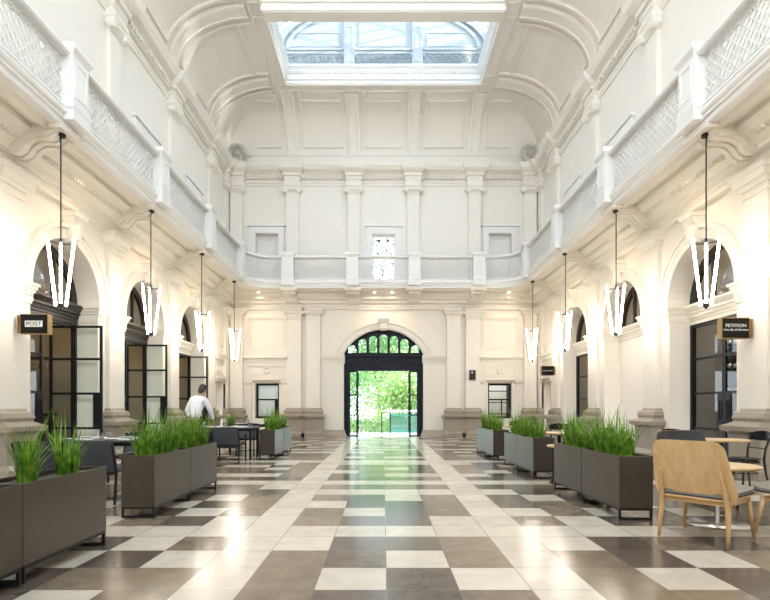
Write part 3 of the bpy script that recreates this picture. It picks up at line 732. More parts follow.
# end wall: gable with a segmental arch, three bays
ga = [(LX*math.cos(PI*k/24), 14.9+1.75*math.sin(PI*k/24)) for k in range(25)]
q.add(*plate([(-LX, LZ)] + [(LX, LZ)] + ga, [], -.1, 0, Sm))
def arcstrip(mb, r0, r1, n0, n1):
    mb.loft([[Sm(a*LX*math.cos(t), 14.9+a*1.75*math.sin(t), d) for a, d in ((r0, n0), (r0, n1), (r1, n1), (r1, n0))] for t in [PI*k/24 for k in range(25)]])
arcstrip(q, .93, 1., 0, .14); arcstrip(q, .86, .90, 0, .08)
for a, c in GB:
    q.box(a-.02, c+.02, 14.86, 14.94, 0, .06, Sm)
    frame_strip(q, Sm, a+.1, c-.1, 15.0, 15.55 if a != -1.05 else 16.2, .04, 0, .03)
for u in (-1.3, 1.3): q.box(u-.24, u+.24, LZ, LZ+.35, 0, .16, Sm); q.box(u-.2, u+.2, LZ+.35, 16.2, 0, .12, Sm); frame_strip(q, Sm, u-.12, u+.12, 14.35, 15.7, .03, .12, .14)
q.build('lantern_end_wall', M['lantern'], SK)
for a, c in GB:
    g = MB(); L = c-a-.1; m = 7
    frame_strip(g, Sm, a+.05, c-.05, 14.22, 14.72, .025, .03, .06)
    for i in range(m):
        u = a+.05+(i+.5)*L/m
        g.torus((u, 14.47, .045), .15, .018, Sm, 18, 5); g.torus((u, 14.47, .045), .07, .016, Sm, 12, 5)
        for s in (-1, 1): g.torus((u+s*L/m*.5, 14.47+.13, .045), .07, .014, Sm, 12, 5); g.torus((u+s*L/m*.5, 14.47-.13, .045), .07, .014, Sm, 12, 5)
    g.build('cast_iron_grille', M['grille'], SK)
# side clerestory with glazed openings between piers
for s in (-1, 1):
    q = MB(); f = lambda u, z, n, s=s: (s*(LX-n), u, z)
    q.box(5.435, LY, LZ, 14.2, -.1, .02, f); q.box(5.435, LY, 15.3, 15.5, -.1, .08, f)
    for u in PIL[1:]+[LY-.1]: q.box(u-.25, u+.25, 14.2, 15.3, -.1, .05, f)
    q.build('clerestory_wall', M['lantern'], SK)
    for a, c in zip(PIL[1:], PIL[2:]):
        q = MB(); frame_strip(q, f, a+.25, c-.25, 14.2, 15.3, .06, -.06, 0); q.box((a+c)/2-.03, (a+c)/2+.03, 14.26, 15.24, -.06, 0, f); q.build('clerestory_sash', M['lantern'], SK); q = MB(); q.quad(*[f(uu, zz, -.03) for uu, zz in ((a+.25, 14.2), (c-.25, 14.2), (c-.25, 15.3), (a+.25, 15.3))]); q.build('sun_block_pane', M['frost'], SK)  # frosted panes added to keep the sun off the cove
# glazed barrel roof: ribs and panes
q = MB()
for u in [5.435 + (LY-5.435)*k/12 for k in range(13)]:
    q.loft([[(a*LX*math.cos(t), u+e, 14.9+.6+a*1.2*math.sin(t)) for a, e in ((1, -.04), (1, .04), (.97, .04), (.97, -.04))] for t in [PI*k/20 for k in range(21)]])
for k in range(1, 12):
    t = PI*k/12; q.bar((LX*math.cos(t), 5.435, 15.5+1.2*math.sin(t)), (LX*math.cos(t), LY, 15.5+1.2*math.sin(t)), .06)
q.build('glazing_bars', M['lantern'], SK)
q = MB()
q.loft([[(1.01*LX*math.cos(t), u, 15.5+1.22*math.sin(t)) for t in [PI*k/20 for k in range(21)]] for u in (5.435, LY)], close=False); q.build('roof_glass', M['roofglass'], SK)

# plaster wreaths on the cornice corners
for s in (-1, 1):
    t = thing('plaster_wreath', 'round plaster wreath standing on the cornice in the %s corner above the gallery' % ('left' if s < 0 else 'right'), 'ornament', (s*5.90, YB-.50, 11.045), 0)
    f = lambda a, z, n: (a, -n, z)
    q = MB(); q.torus((0, .40, 0), .30, .085, f, 26, 8); q.torus((0, .40, 0), .17, .035, f, 20, 6)
    for k in range(12):
        a = PI*k/6; q.ell(f(.30*math.cos(a), .40+.30*math.sin(a), .06), (.075, .05, .075), 8, 6)
    q.box(-.22, .22, 0, .12, -.12, .12, f)
    q.build('wreath_ring', M['medal'], t, smooth=True, auto=True)
    q = MB(); q.ell(f(0, .40, .03), (.10, .06, .13), 12, 8); q.build('carved_head', M['medal'], t, smooth=True)
# ------------------------------------------------------------------ planters and grass
def make_planter():
    t = empty('planter_box'); t['category'] = 'planter'
    L, Wd = 1.065, .36
    q = MB(); zb, zt = .124, .684; x, y, e = Wd/2, L/2, .012
    o = [(-x, -y), (x, -y), (x, y), (-x, y)]; i = [(-x+e, -y+e), (x-e, -y+e), (x-e, y-e), (-x+e, y-e)]
    q.loft([[(*p, zb) for p in o], [(*p, zt) for p in o], [(*p, zt) for p in i], [(*p, zt-.10) for p in i]], cap=False); q.add([(*p, zb) for p in o], [(0, 1, 2, 3)])
    q.build('trough', M['planter'], t, bevel=.003)
    q = MB(); nx, ny = 6, 18; r = random.Random(3)
    g = [[(-x+e+(Wd-2*e)*a/nx, -y+e+(L-2*e)*c/ny, zt-.04+r.uniform(-.012, .012)) for a in range(nx+1)] for c in range(ny+1)]
    q.loft(g, close=False, cap=False); q.build('mulch', M['soil'], t, smooth=True)
    q = MB()
    for s in (-1, 1): q.box(s*(x-.012)-.012, s*(x-.012)+.012, -y+.01, y-.01, .100, .124)
    q.build('base_rail', M['black'], t)
    for s in (-1, 1):
        q = MB(); yy = s*(y-.022)
        q.box(-x, x, yy-.012, yy+.012, 0, .024); q.box(-x, x, yy-.012, yy+.012, .1, .124)
        for k in (-1, 1): q.box(k*(x-.012)-.012, k*(x-.012)+.012, yy-.012, yy+.012, .024, .1)
        q.build('leg_frame', M['black'], t)
    return t
def grass_mesh(seed, n=150, hgt=.46):
    r = random.Random(seed); q = MB()
    for i in range(n):
        a = r.uniform(0, 2*PI); rad = .075*math.sqrt(r.random()); bx, by = rad*math.cos(a), 1.2*rad*math.sin(a)
        b = a + r.gauss(0, .7); h = hgt*(r.uniform(.45, 1.0) if r.random() < .85 else r.uniform(1.0, 1.3)); out = h*r.uniform(.05, .8)*(.4+rad*8)*.9
        droop = r.uniform(0, .22)*out; w = r.uniform(.0055, .0095); side = Vector((-math.sin(b), math.cos(b), 0)); rings = []
        tw = r.uniform(-.5, .5); m = 6
        for k in range(m+1):
            t = k/m; p = Vector((bx+math.cos(b)*out*t*t, by+math.sin(b)*out*t*t, h*t - droop*t**4 - (.25*h*t**3 if out > .45*h else 0)))
            s2 = Matrix.Rotation(tw*t*2, 3, 'Z') @ side; ww = w*(1-t**2.2)*(.65+.7*t*(1-t)*2)+.0006
            rings.append([p-s2*ww, p+s2*ww])
        q.loft(rings, close=False, cap=False)
    return q
PL = make_planter(); used = [0]
TUFT = []
for k in range(6):
    o = grass_mesh(40+k, 95, .47).build('grass_tuft', M['grass'], smooth=True); TUFT.append(o)
TU = [0]*6
def planter(x, y, rz, label, where, n=3, hs=1.0, seed=0):
    o = place(PL, used[0], (x, y, 0), rz, label, 'bronze planter troughs'); used[0] += 1
    r = random.Random(seed+int(y*100)); names = {3: ('near end', 'middle', 'far end'), 2: ('near half', 'far half'), 4: ('near end', 'near middle', 'far middle', 'far end')}[n]
    for k in range(n):
        s = (-.5 + (k+.5)/n)*1.0 + r.uniform(-.03, .03); v = r.randrange(6)
        g = TUFT[v] if not TU[v] else TUFT[v].copy()
        if TU[v]: COL.objects.link(g)
        TU[v] += 1; sc_ = hs*r.uniform(.88, 1.1)
        dx, dy = -s*math.sin(rz), s*math.cos(rz)
        g.location = (x+dx, y+dy, .634); g.rotation_euler = (0, 0, r.uniform(0, 6.28)); g.scale = (sc_*.95, sc_*.95, sc_)
        tag(g, 'green grass tuft, %s of %s' % (names[k], where), 'grass', 'grass tufts in the planters')
planter(-2.615, 4.08, 0, 'brown planter trough nearest to us on the left, holding sparse tall grass', 'the second left planter trough', 2, 1.0)
planter(-2.615, 3.01, 0, 'brown planter trough cut by the left picture edge', 'the trough cut by the left edge', 2, .95)
planter(-2.66, 6.21, 0, 'planter trough in front of the charcoal sling chair, near half of its pair', 'the left trough beside the charcoal chair', 4, 1.05)
planter(-2.66, 7.28, 0, 'left planter trough, bluish sheen, far half of the pair below the waiter', 'the left trough below the waiter', 4, 1.0)
planter(-2.69, 12.66, 0, 'planter trough beside the dark armchair at far left, near half', 'the far left trough next to the armchair', 3, 1.0)
planter(-2.69, 13.74, 0, 'far left planter trough nearest to the entrance', 'the far left trough nearest the entrance', 3, .9)
planter(-4.45, 14.4, PI/2, 'planter trough behind the waiter by the left wall', 'the trough behind the waiter', 2, 1.0)
planter(2.69, 6.12, 0, 'planter trough right of the aisle next to the plywood chair', 'the right trough next to the plywood chair', 3, 1.05)
planter(2.69, 7.20, 0, 'planter trough behind the nearest right one, touching it, beside the small timber table', 'the right trough beside the small timber table', 4, 1.0)
planter(2.71, 9.40, 0, 'planter trough in the middle right pair, nearer one', 'the nearer trough of the middle right pair', 3, 1.0)
planter(2.71, 10.47, 0, 'planter trough in the middle right pair, farther one', 'the farther trough of the middle right pair', 3, 1.0)
planter(2.67, 12.45, 0, 'planter trough in the far right pair, nearer one', 'the nearer trough of the far right pair', 3, 1.0)
planter(2.67, 13.52, 0, 'planter trough in the far right pair, closest to the entrance', 'the right trough closest to the entrance', 3, .95)
for v in range(6):
    if not TU[v]: bpy.data.objects.remove(TUFT[v])

# ------------------------------------------------------------------ pendant lamps
def make_pendant():
    t = empty('pendant_lamp'); t['category'] = 'pendant lamp'
    q = MB(); q.lathe([(.0, 0), (.075, 0), (.075, -.05), (.06, -.06), (.0, -.06)], (0, 0, 0), 20); q.build('ceiling_canopy', M['black'], t, smooth=True, auto=True)
    q = MB(); q.tube([(0, 0, -.06), (0, 0, -1.80)], .011, 8); q.build('hanging_rod', M['black'], t, smooth=True)
    q = MB(); q.torus((0, 0, -1.795), .20, .014, ID, 26, 8, -PI/6, PI*7/6)
    q.bar((0, 0, -1.795), (0, .2, -1.795), .02, .02)
    q.tube([(0, 0, -1.76), (0, 0, -1.83)], .022, 10); q.build('top_bracket', M['black'], t, smooth=True, auto=True)
    for k in range(3):
        a = PI/2 + 2*PI*k/3; q = MB(); c, s = math.cos(a), math.sin(a)
        q.tube([(.225*c, .225*s, -1.76), (.085*c, .085*s, -2.90)], .021, 10); q.build('light_tube', M['tube'], t, smooth=True, auto=True)
    q = MB(); q.lathe([(0, -2.86), (.075, -2.86), (.078, -2.88), (.07, -2.90), (.03, -2.91), (.02, -2.94), (0, -2.94)], n=20); q.build('bottom_cap', M['bronze'], t, smooth=True, auto=True)
    return t
PD = make_pendant(); i = 0
for s, nm in ((-1, 'left'), (1, 'right')):
    for k, o in enumerate(('nearest', 'second nearest', 'third nearest', 'farthest')):
        place(PD, i, (s*5.42, 8.82+SP*k*.985, 5.80), -s*.551, '%s black pendant with three slanting light tubes on the %s side, under the balcony' % (o, nm), 'light tube pendants'); i += 1

# downlights in the balcony soffit
def make_down():
    t = empty('recessed_downlight'); t['category'] = 'downlight'
    q = MB(); q.lathe([(.03, 0), (.06, 0), (.06, -.012), (.05, -.016), (.03, -.012)], n=18); q.build('trim_ring', M['lamp'], t, smooth=True, auto=True)
    q = MB(); q.lathe([(0, -.004), (.035, -.004), (.035, -.008), (0, -.009)], n=14); q.build('lens', M['down'], t)
    return t
DN = make_down(); i = 0
def downlight(x, y, label):
    global i
    place(DN, i, (x, y, 5.87), 0, label, 'soffit downlights'); i += 1
    l = bpy.data.lights.new('downlight_beam', 'SPOT'); l.energy = SPOT_W; l.color = (1., .80, .56); l.spot_size = 2.5; l.spot_blend = 1.; l.shadow_soft_size = .14
    lo = bpy.data.objects.new('downlight_beam', l); lo.location = (x, y, 5.84); COL.objects.link(lo)
SPOT_W = 62
for s, nm in ((-1, 'left'), (1, 'right')):
    for y, w in ((10.3, 'nearest bright'), (13.7, 'middle'), (17.1, 'far')): downlight(s*5.62, y, '%s downlight in the balcony soffit over the %s arcade' % (w, nm))
for x, w in ((-5.0, 'left corner'), (-.36, 'left of the pair above the entrance'), (.34, 'right of the pair above the entrance'), (5.0, 'right corner')): downlight(x, 21.0, 'small downlight in the soffit over the entrance wall, %s' % w)
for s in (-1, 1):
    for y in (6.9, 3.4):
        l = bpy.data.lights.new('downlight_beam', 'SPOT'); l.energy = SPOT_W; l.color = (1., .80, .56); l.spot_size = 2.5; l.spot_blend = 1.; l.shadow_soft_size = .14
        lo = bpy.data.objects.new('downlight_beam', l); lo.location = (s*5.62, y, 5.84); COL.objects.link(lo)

# ------------------------------------------------------------------ blade signs
def sign(loc, s, label, hgt, wid, write):
    """s=-1: bracket on its left (left wall); s=1: on its right"""
    t = thing('blade_sign', label, 'sign', loc)
    q = MB(); q.box(-wid/2, wid/2, -.06, .06, -hgt/2, hgt/2); q.build('sign_case', M['brass'], t, bevel=.004)
    q = MB(); q.box(-wid/2+.014, wid/2-.014, -.064, -.058, -hgt/2+.014, hgt/2-.014); sf = q.build('sign_face', M['signf'], t)
    q = MB(); x = s*wid/2; q.box(*sorted((x, x+s*.03)), -.03, .03, -hgt/2+.04, hgt/2-.04); q.box(*sorted((x+s*.03, x+s*.05)), -.06, .06, -hgt/2+.02, hgt/2-.02); q.build('wall_bracket', M['brass'], t)
    f = lambda a, z, n: (a, -.064-n, z)
    write(sf, f); return t
def w_post(t, f):
    q = MB(); q.box(-.15, .15, -.05, .055, 0, .004, f); q.build('name_plate', M['signw'], t)
    q = MB(); text_mesh(q, 'POST', .095, lambda a, z, n: f(a, z, n+.006), .003, sx=1.15); q.build('lettering', M['signf'], t)
def w_pet(t, f):
    q = MB(); text_mesh(q, 'PETITION', .078, lambda a, z, n: f(a, z+.04, n+.002), .003, sx=1.05); text_mesh(q, 'Wine Bar & Merchant', .048, lambda a, z, n: f(a+z*.25, z-.03, n+.002), .002); q.build('lettering', M['signw'], t)
def w_beer(t, f):
    q = MB(); text_mesh(q, 'BEERCORNER', .055, lambda a, z, n: f(a, z, n+.002), .003, sx=1.0); q.build('lettering', M['signw'], t)
sign((-5.94, 8.98, 2.62), -1, 'black and brass blade sign reading POST on the left pier', .345, .48, w_post)
sign((5.985, 8.98, 2.55), 1, 'black and brass blade sign reading PETITION on the right pier', .36, .48, w_pet)
sign((5.80, 18.6, 2.50), 1, 'small dark blade sign with one white line at far right', .34, .46, w_beer)
t = thing('wall_speaker', 'small dark wall lamp box on the pilaster right of the entrance', 'wall lamp', (3.62, YB-.10, 2.52))
q = MB(); q.box(-.12, .12, -.16, -.03, -.2, .2); q.build('lamp_body', M['black'], t, bevel=.01); q = MB(); q.box(.12, .15, -.15, -.04, -.18, .18); q.build('side_plate', M['brass'], t)
q = MB(); q.box(-.06, .06, -.03, 0, -.1, .1); q.build('wall_mount', M['black'], t); q = MB(); q.lathe([(0, .0), (.035, 0), (.035, .02), (0, .02)], n=12); o = q.build('lens', M['signw'], t, loc=(-.02, -.16, .1)); o.rotation_euler = (PI/2, 0, 0)

# ------------------------------------------------------------------ lounge chairs
def rrect(w0, w1, h, r, n=7):
    """rounded trapezoid, half widths w0 (bottom) and w1 (top), height h, as (x, z) outline"""
    out = []
    for cx, cz, a0 in ((w0-r[0], r[0], -PI/2), (w1-r[1], h-r[1], 0), (-(w1-r[1]), h-r[1], PI/2), (-(w0-r[0]), r[0], PI)):
        rr = r[0] if cz < h/2 else r[1]
        out += [(cx+rr*math.cos(a0+PI/2*k/n), cz+rr*math.sin(a0+PI/2*k/n)) for k in range(n+1)]
    return out
def shell(outline, P, t0, t1, inset=0.):
    """thin curved shell; P(x, z, t). grid-free: concentric rings to a centre line"""
    q = MB(); cx = sum(p[0] for p in outline)/len(outline); cz = sum(p[1] for p in outline)/len(outline)
    rings = []
    ks = [0, .25, .5, .75, 1.0]
    for k in ks: rings.append([P(cx+(x-cx)*max(k, .001)*(1-inset), cz+(z-cz)*max(k, .001)*(1-inset), t0) for x, z in outline])
    for k in reversed(ks): rings.append([P(cx+(x-cx)*max(k, .001)*(1-inset), cz+(z-cz)*max(k, .001)*(1-inset), t1) for x, z in outline])
    q.loft(rings); return q
def make_lounge(wood, leg, padm, backpad):
    t = empty('lounge_chair'); t['category'] = 'chair'
    bo = rrect(.342, .30, .57, (.13, .10))
    def PB(x, z, tt):                        # reclined, gently wrapped backrest
        return (x, -.215 - .20*z/.545 + .35*x*x - tt, .342+z)
    bk = shell(bo, PB, 0, .016).build('backrest', wood, t, smooth=True, auto=True)
    shell(bo, PB, -.028, -.001, .03).build('back_pad', backpad, bk, smooth=True, auto=True)
    so = [(x*.95, z) for x, z in rrect(.30, .335, .56, (.06, .12))]
    PS = lambda x, y, tt: (x, -.26+y, .385+.03*(y/.56)**2 + .12*x*x*.4 + tt)
    ss = shell(so, PS, 0, .016).build('seat_shell', wood, t, smooth=True, auto=True)
    shell(so, PS, .017, .028, -.01).build('seat_piping', M['piping'], ss, smooth=True, auto=True)
    shell(so, lambda x, y, tt: (PS(x, y, tt)[0], PS(x, y, tt)[1], PS(x, y, tt)[2]+(.018*(1-(x/.36)**4) if tt > .04 else 0)), .029, .048, .01).build('seat_pad', padm, ss, smooth=True, auto=True)
    for s in (-1, 1):
        q = MB(); q.tube([(s*.29, -.285, 0), (s*.283, -.262, .16), (s*.275, -.245, .30), (s*.268, -.262, .40), (s*.262, -.312, .52), (s*.258, -.352, .63), (s*.257, -.36, .655)], [.014, .019, .024, .023, .018, .014, .009], 10); q.build('rear_leg', leg, t, smooth=True)
        q = MB(); q.tube([(s*.30, .275, 0), (s*.285, .235, .2), (s*.272, .20, .385)], [.013, .018, .024], 10); q.build('front_leg', leg, t, smooth=True)
        q = MB(); q.bar((s*.272, -.25, .365), (s*.272, .20, .37), .022, .04); q.build('side_rail', leg, t, bevel=.004)
    q = MB(); q.bar((-.27, .17, .365), (.27, .17, .365), .022, .04); q.bar((-.27, -.22, .36), (.27, -.22, .36), .022, .04); q.build('cross_rail', leg, t, bevel=.004)
    return t
def at(o, x, y, fwd, label, group=None):
    o.location = (x, y, 0); o.rotation_euler = (0, 0, math.atan2(-fwd[0], fwd[1])); o['label'] = label
    if group: o['group'] = group
G = 'lounge chairs round the low table'
c1 = make_lounge(M['ply'], M['oak'], M['pad'], M['dpad'])
c3 = copy_tree(c1)
at(c1, 2.975, 4.85, (.8, .6), 'pale plywood lounge chair seen from behind with grey seat pad', G)
at(c3, 3.83, 4.83, (-.61, .79), 'pale wood lounge chair cut by the right edge, only its grey seat showing', G)
c2 = make_lounge(M['walnut'], M['walnut'], M['dpad'], M['dpad']); at(c2, 3.76, 6.28, (.0, -1.), 'dark lounge chair with black back facing us behind the plywood chair', G)
t = thing('low_table', 'low round pale timber table on a steel column between lounge chairs', 'table', (3.43, 5.40, 0))
q = MB(); q.lathe([(0, .585), (.37, .585), (.382, .592), (.385, .60), (.382, .612), (.375, .615), (0, .615)], n=40); q.build('tabletop', M['top'], t, smooth=True, auto=True)
q = MB(); q.lathe([(0, .008), (.028, .008), (.024, .03), (.024, .56), (.08, .575), (.08, .585), (0, .585)], n=16); q.build('column', M['steel'], t, smooth=True, auto=True)
q = MB(); q.lathe([(0, 0), (.30, 0), (.305, .006), (.30, .010), (0, .016)], n=40); q.build('round_base', M['steel'], t, smooth=True, auto=True)

# ------------------------------------------------------------------ black bentwood chairs, timber bar tables
def make_bent():
    t = empty('bentwood_chair'); t['category'] = 'chair'; m = M['cfur']
    q = MB(); q.lathe([(0, .43), (.19, .43), (.205, .44), (.205, .455), (.195, .462), (0, .458)], n=28); q.build('seat', m, t, smooth=True, auto=True)
    q = MB(); q.torus((0, 0, .40), .185, .014, ID, 26, 6); q.build('seat_ring', m, t, smooth=True)
    for s in (-1, 1):
        q = MB(); q.tube([(s*.19, .19, 0), (s*.16, .155, .22), (s*.135, .135, .43)], [.013, .016, .018], 8); q.build('front_leg', m, t, smooth=True)
        q = MB(); q.tube([(s*.19, -.25, 0), (s*.165, -.20, .22), (s*.155, -.175, .43), (s*.16, -.19, .58), (s*.175, -.235, .74), (s*.18, -.25, .80)], [.013, .016, .018, .016, .014, .011], 8); q.build('rear_leg', m, t, smooth=True)
    q = MB(); q.loft([[(x, -.255-.05*(1-(x/.22)**2)+e, z+.04*(1-(x/.22)**2)*(1 if z > .75 else -.2)) for e, z in ((-.009, .72), (.009, .72), (.009, .815), (-.009, .815))] for x in [-.22+.044*k for k in range(11)]]); q.build('back_rail', m, t, smooth=True, auto=True)
    q = MB(); q.tube([(.165*math.sin(a), -.19+.05*(1-math.cos(a))*0-.02*math.cos(a), .60+.0*a) for a in [-PI/2+PI*k/10 for k in range(11)]], .009, 6); q.build('lower_rail', m, t, smooth=True)
    q = MB(); q.torus((0, 0, .24), .165, .009, ID, 24, 5); q.build('stretcher_ring', m, t, smooth=True)
    return t
BC = make_bent(); i = 0
for x, y, rz, lb in [(5.33, 7.75, PI/2+.1, 'black bentwood chair at the right edge, facing the pale bar table'),
                     (4.72, 8.35, PI, 'black bentwood chair behind the dark lounge chair, only its top rail showing'),
                     (3.75, 9.35, PI/2, 'black bentwood chair behind the middle right planter pair'),
                     (3.70, 11.3, PI*.8, 'black bentwood chair by the third table along the right side'),
                     (3.55, 13.6, PI, 'black bentwood chair behind the far right planter pair')]:
    o = place(BC, i, (x, y, 0), rz, lb, 'black bentwood chairs'); i += 1
def make_bar():
    t = empty('round_table'); t['category'] = 'table'
    q = MB(); q.lathe([(0, .715), (.335, .715), (.345, .722), (.348, .735), (.342, .745), (0, .745)], n=36); q.build('tabletop', M['top'], t, smooth=True, auto=True)
    q = MB(); q.lathe([(0, .02), (.03, .02), (.03, .68), (.12, .70), (.12, .715), (0, .715)], n=16); q.build('column', M['black'], t, smooth=True, auto=True)
    q = MB(); q.lathe([(0, 0), (.23, 0), (.23, .012), (.05, .03), (0, .03)], n=28); q.build('round_base', M['black'], t, smooth=True, auto=True)
    return t
BT = make_bar()
for i, (x, y, s, lb) in enumerate([(4.86, 7.55, 1, 'round pale timber table with black column behind the lounge chairs'), (3.22, 9.62, 1, 'round timber table half hidden behind the middle right planters'), (3.2, 11.75, 1, 'round timber table between the middle and far right planters'), (3.28, 13.0, 1, 'round timber table behind the far right planters')]):
    place(BT, i, (x, y, 0), 0, lb, 'round timber tables')
t = thing('side_table', 'small round side table with thin black leg at the end of right planter', 'side table', (2.83, 8.30, 0))
q = MB(); q.lathe([(0, .575), (.23, .575), (.24, .585), (.238, .60), (.23, .605), (0, .605)], n=32); q.build('tabletop', M['top'], t, smooth=True, auto=True)
q = MB(); q.tube([(-.15, 0, .012), (-.15, 0, .575)], .012, 8); q.build('leg', M['black'], t, smooth=True)
q = MB(); q.torus((0, 0, .012), .19, .011, ID, 30, 6); q.build('base_ring', M['black'], t, smooth=True)

# ------------------------------------------------------------------ dining side on the left
def make_sling():
    t = empty('sling_armchair'); t['category'] = 'chair'; m = M['sling']; bk = M['black']
    def P(x, z, tt): return (x, -.24-.12*(z/.4)+.25*x*x-tt, .36+z)
    shell(rrect(.27, .29, .42, (.04, .06)), P, 0, .014).build('backrest', m, t, smooth=True, auto=True)
    q = MB(); q.tube([(x, -.36+.25*x*x+.012, .76) for x in [-.28+.056*k for k in range(11)]], .016, 8); q.build('top_bar', bk, t, smooth=True)
    shell([(x, z) for x, z in rrect(.26, .28, .5, (.04, .05))], lambda x, y, tt: (x, -.25+y, .41+.02*y/.5-.25*(.07-x*x)*.3+tt), 0, .016).build('seat', m, t, smooth=True, auto=True)
    for s in (-1, 1):
        q = MB(); q.bar((s*.29, .25, 0), (s*.29, .25, .60), .03, .03); q.build('front_leg', bk, t, bevel=.004)
        q = MB(); q.bar((s*.29, -.30, 0), (s*.285, -.24, .40), .03, .03); q.bar((s*.285, -.24, .40), (s*.28, -.34, .75), .026, .03); q.build('rear_leg', bk, t, bevel=.004)
        q = MB(); q.bar((s*.29, -.30, .60), (s*.29, .27, .61), .045, .022); q.build('armrest', bk, t, bevel=.006)
        q = MB(); q.bar((s*.285, -.25, .40), (s*.29, .25, .41), .026, .026); q.build('seat_rail', bk, t)
    q = MB(); q.bar((-.29, .25, .40), (.29, .25, .40), .024, .024); q.bar((-.285, -.25, .39), (.285, -.25, .39), .024, .024); q.bar((-.29, -.29, .09), (.29, -.29, .09), .016, .016); q.build('cross_bar', bk, t)
    return t
SL = make_sling(); i = 0
for x, y, rz, lb in [(-3.60, 6.72, .05, 'charcoal sling armchair between the two left planters, its back to us'),
                     (-4.35, 6.9, -.06, 'charcoal sling armchair hidden mostly behind the tall grass at left'),
                     (-4.10, 8.62, PI, 'charcoal sling armchair on the far side of the set table at left'),
                     (-3.36, 11.45, .0, 'dark sling armchair seen from behind beside the far left planter'),
                     (-3.95, 11.30, .08, 'dark sling armchair just left of the one beside the far planter'),
                     (-3.50, 13.25, PI, 'dark sling armchair on the far side of the table by the waiter')]:
    place(SL, i, (x, y, 0), rz, lb, 'charcoal sling armchairs'); i += 1
def make_dining():
    t = empty('dining_table'); t['category'] = 'table'
    q = MB(); q.box(-.62, .62, -.38, .38, .712, .742); q.build('tabletop', M['tabletop'], t, bevel=.004)
    for sx in (-1, 1):
        for sy in (-1, 1): q = MB(); q.bar((sx*.57, sy*.33, 0), (sx*.57, sy*.33, .712), .045); q.build('leg', M['black'], t)
    q = MB()
    for sy in (-1, 1): q.bar((-.55, sy*.33, .685), (.55, sy*.33, .685), .03, .05)
    for sx in (-1, 1): q.bar((sx*.57, -.31, .685), (sx*.57, .31, .685), .03, .05)
    q.build('apron_frame', M['black'], t); return t
DT = make_dining()
TB = [(-3.95, 7.66, 'dark dining table laid with napkins behind the front left planter'), (-3.62, 12.36, 'dark dining table where the waiter leans, beside the far planter'), (-3.70, 14.9, 'dark dining table farthest along the left side')]
for i, (x, y, lb) in enumerate(TB): place(DT, i, (x, y, 0), 0, lb, 'dark dining tables')
def make_setting():
    pl = empty('dinner_plate'); pl['category'] = 'plate'
    q = MB(); q.lathe([(0, 0), (.06, 0), (.07, .004), (.115, .016), (.118, .019), (.112, .019), (.068, .008), (0, .007)], n=28); q.build('plate_body', M['china'], pl, smooth=True, auto=True)
    gl = MB(); gl.lathe([(0, 0), (.030, 0), (.032, .004), (.037, .10), (.0355, .10), (.031, .01), (0, .009)], n=20); go = gl.build('water_tumbler', M['tumbler'], smooth=True, auto=True); go['category'] = 'glass'
    na = MB(); na.box(-.11, .11, -.07, .07, 0, .008); na.box(-.11, .10, -.068, .065, .008, .015); no = na.build('folded_napkin', M['linen'], bevel=.003); no['category'] = 'napkin'
    return pl, go, no
pl, go, no = make_setting(); ci = [0, 0, 0]
def put(kind, x, y, z, rz, lb, gp):
    o = (pl, go, no)[kind]
    if ci[kind]: o = copy_tree(o)
    ci[kind] += 1; o.location = (x, y, z); o.rotation_euler = (0, 0, rz); o['label'] = lb; o['group'] = gp
TZ = .742
names = ['front left dining table', 'table where the waiter leans', 'farthest left dining table']
for k, (x, y, _) in enumerate(TB):
    nm = names[k]
    for dx, dn in ((-.30, 'left'), (.30, 'right')):
        for dy, en in ((-.22, 'near'), (.22, 'far')):
            if not (k == 2 and dy > 0):
                put(2, x+dx, y+dy, TZ, .1*dx, 'white folded napkin at the %s %s place of the %s' % (en, dn, nm), 'napkins on the dining tables')
                put(1, x+dx+.19, y+dy*.45, TZ, 0, 'clear tumbler at the %s %s place of the %s' % (en, dn, nm), 'tumblers on the dining tables')
                put(0, x+dx-.20, y+dy*.95, TZ, 0, 'white side plate at the %s %s place of the %s' % (en, dn, nm), 'side plates on the dining tables')
# ------------------------------------------------------------------ shops behind the arches
def room(name, x0, x1, y0, y1, h, light, col=(1, .78, .5), wm='shopwall'):
    r = struct(name); q = MB()
    q.quad((x0, y0, .0), (x1, y0, .0), (x1, y1, .0), (x0, y1, .0)); q.build('shop_floor', M['shopfloor'], r, loc=(0, 0, -.004))
    q = MB(); q.quad((x0, y0, h), (x1, y0, h), (x1, y1, h), (x0, y1, h)); q.build('shop_ceiling', M[wm], r)
    q = MB(); far = x0 if abs(x0) > abs(x1) else x1
    q.quad((far, y0, 0), (far, y1, 0), (far, y1, h), (far, y0, h)); q.quad((x0, y0, 0), (x1, y0, 0), (x1, y0, h), (x0, y0, h)); q.quad((x0, y1, 0), (x1, y1, 0), (x1, y1, h), (x0, y1, h))
    q.build('shop_wall', M[wm], r)
    l = bpy.data.lights.new('shop_lamp', 'POINT'); l.energy = light; l.color = col; l.shadow_soft_size = .25
    o = bpy.data.objects.new('shop_lamp', l); o.location = ((x0+x1)/2, (y0+y1)/2-.4, h-.5); COL.objects.link(o)
HX = W+.6
for k, c in enumerate(ARC):
    for s, nm in ((-1, 'left'), (1, 'right')):
        a, b_ = sorted((s*HX, s*(HX+3.4)))
        room('wall_%s_shop' % nm if not k else 'wall_%s_shop.%03d' % (nm, k), a, b_, c-1.72, c+1.72, 5.1, 32 if s < 0 else 50, (1, .80, .55))
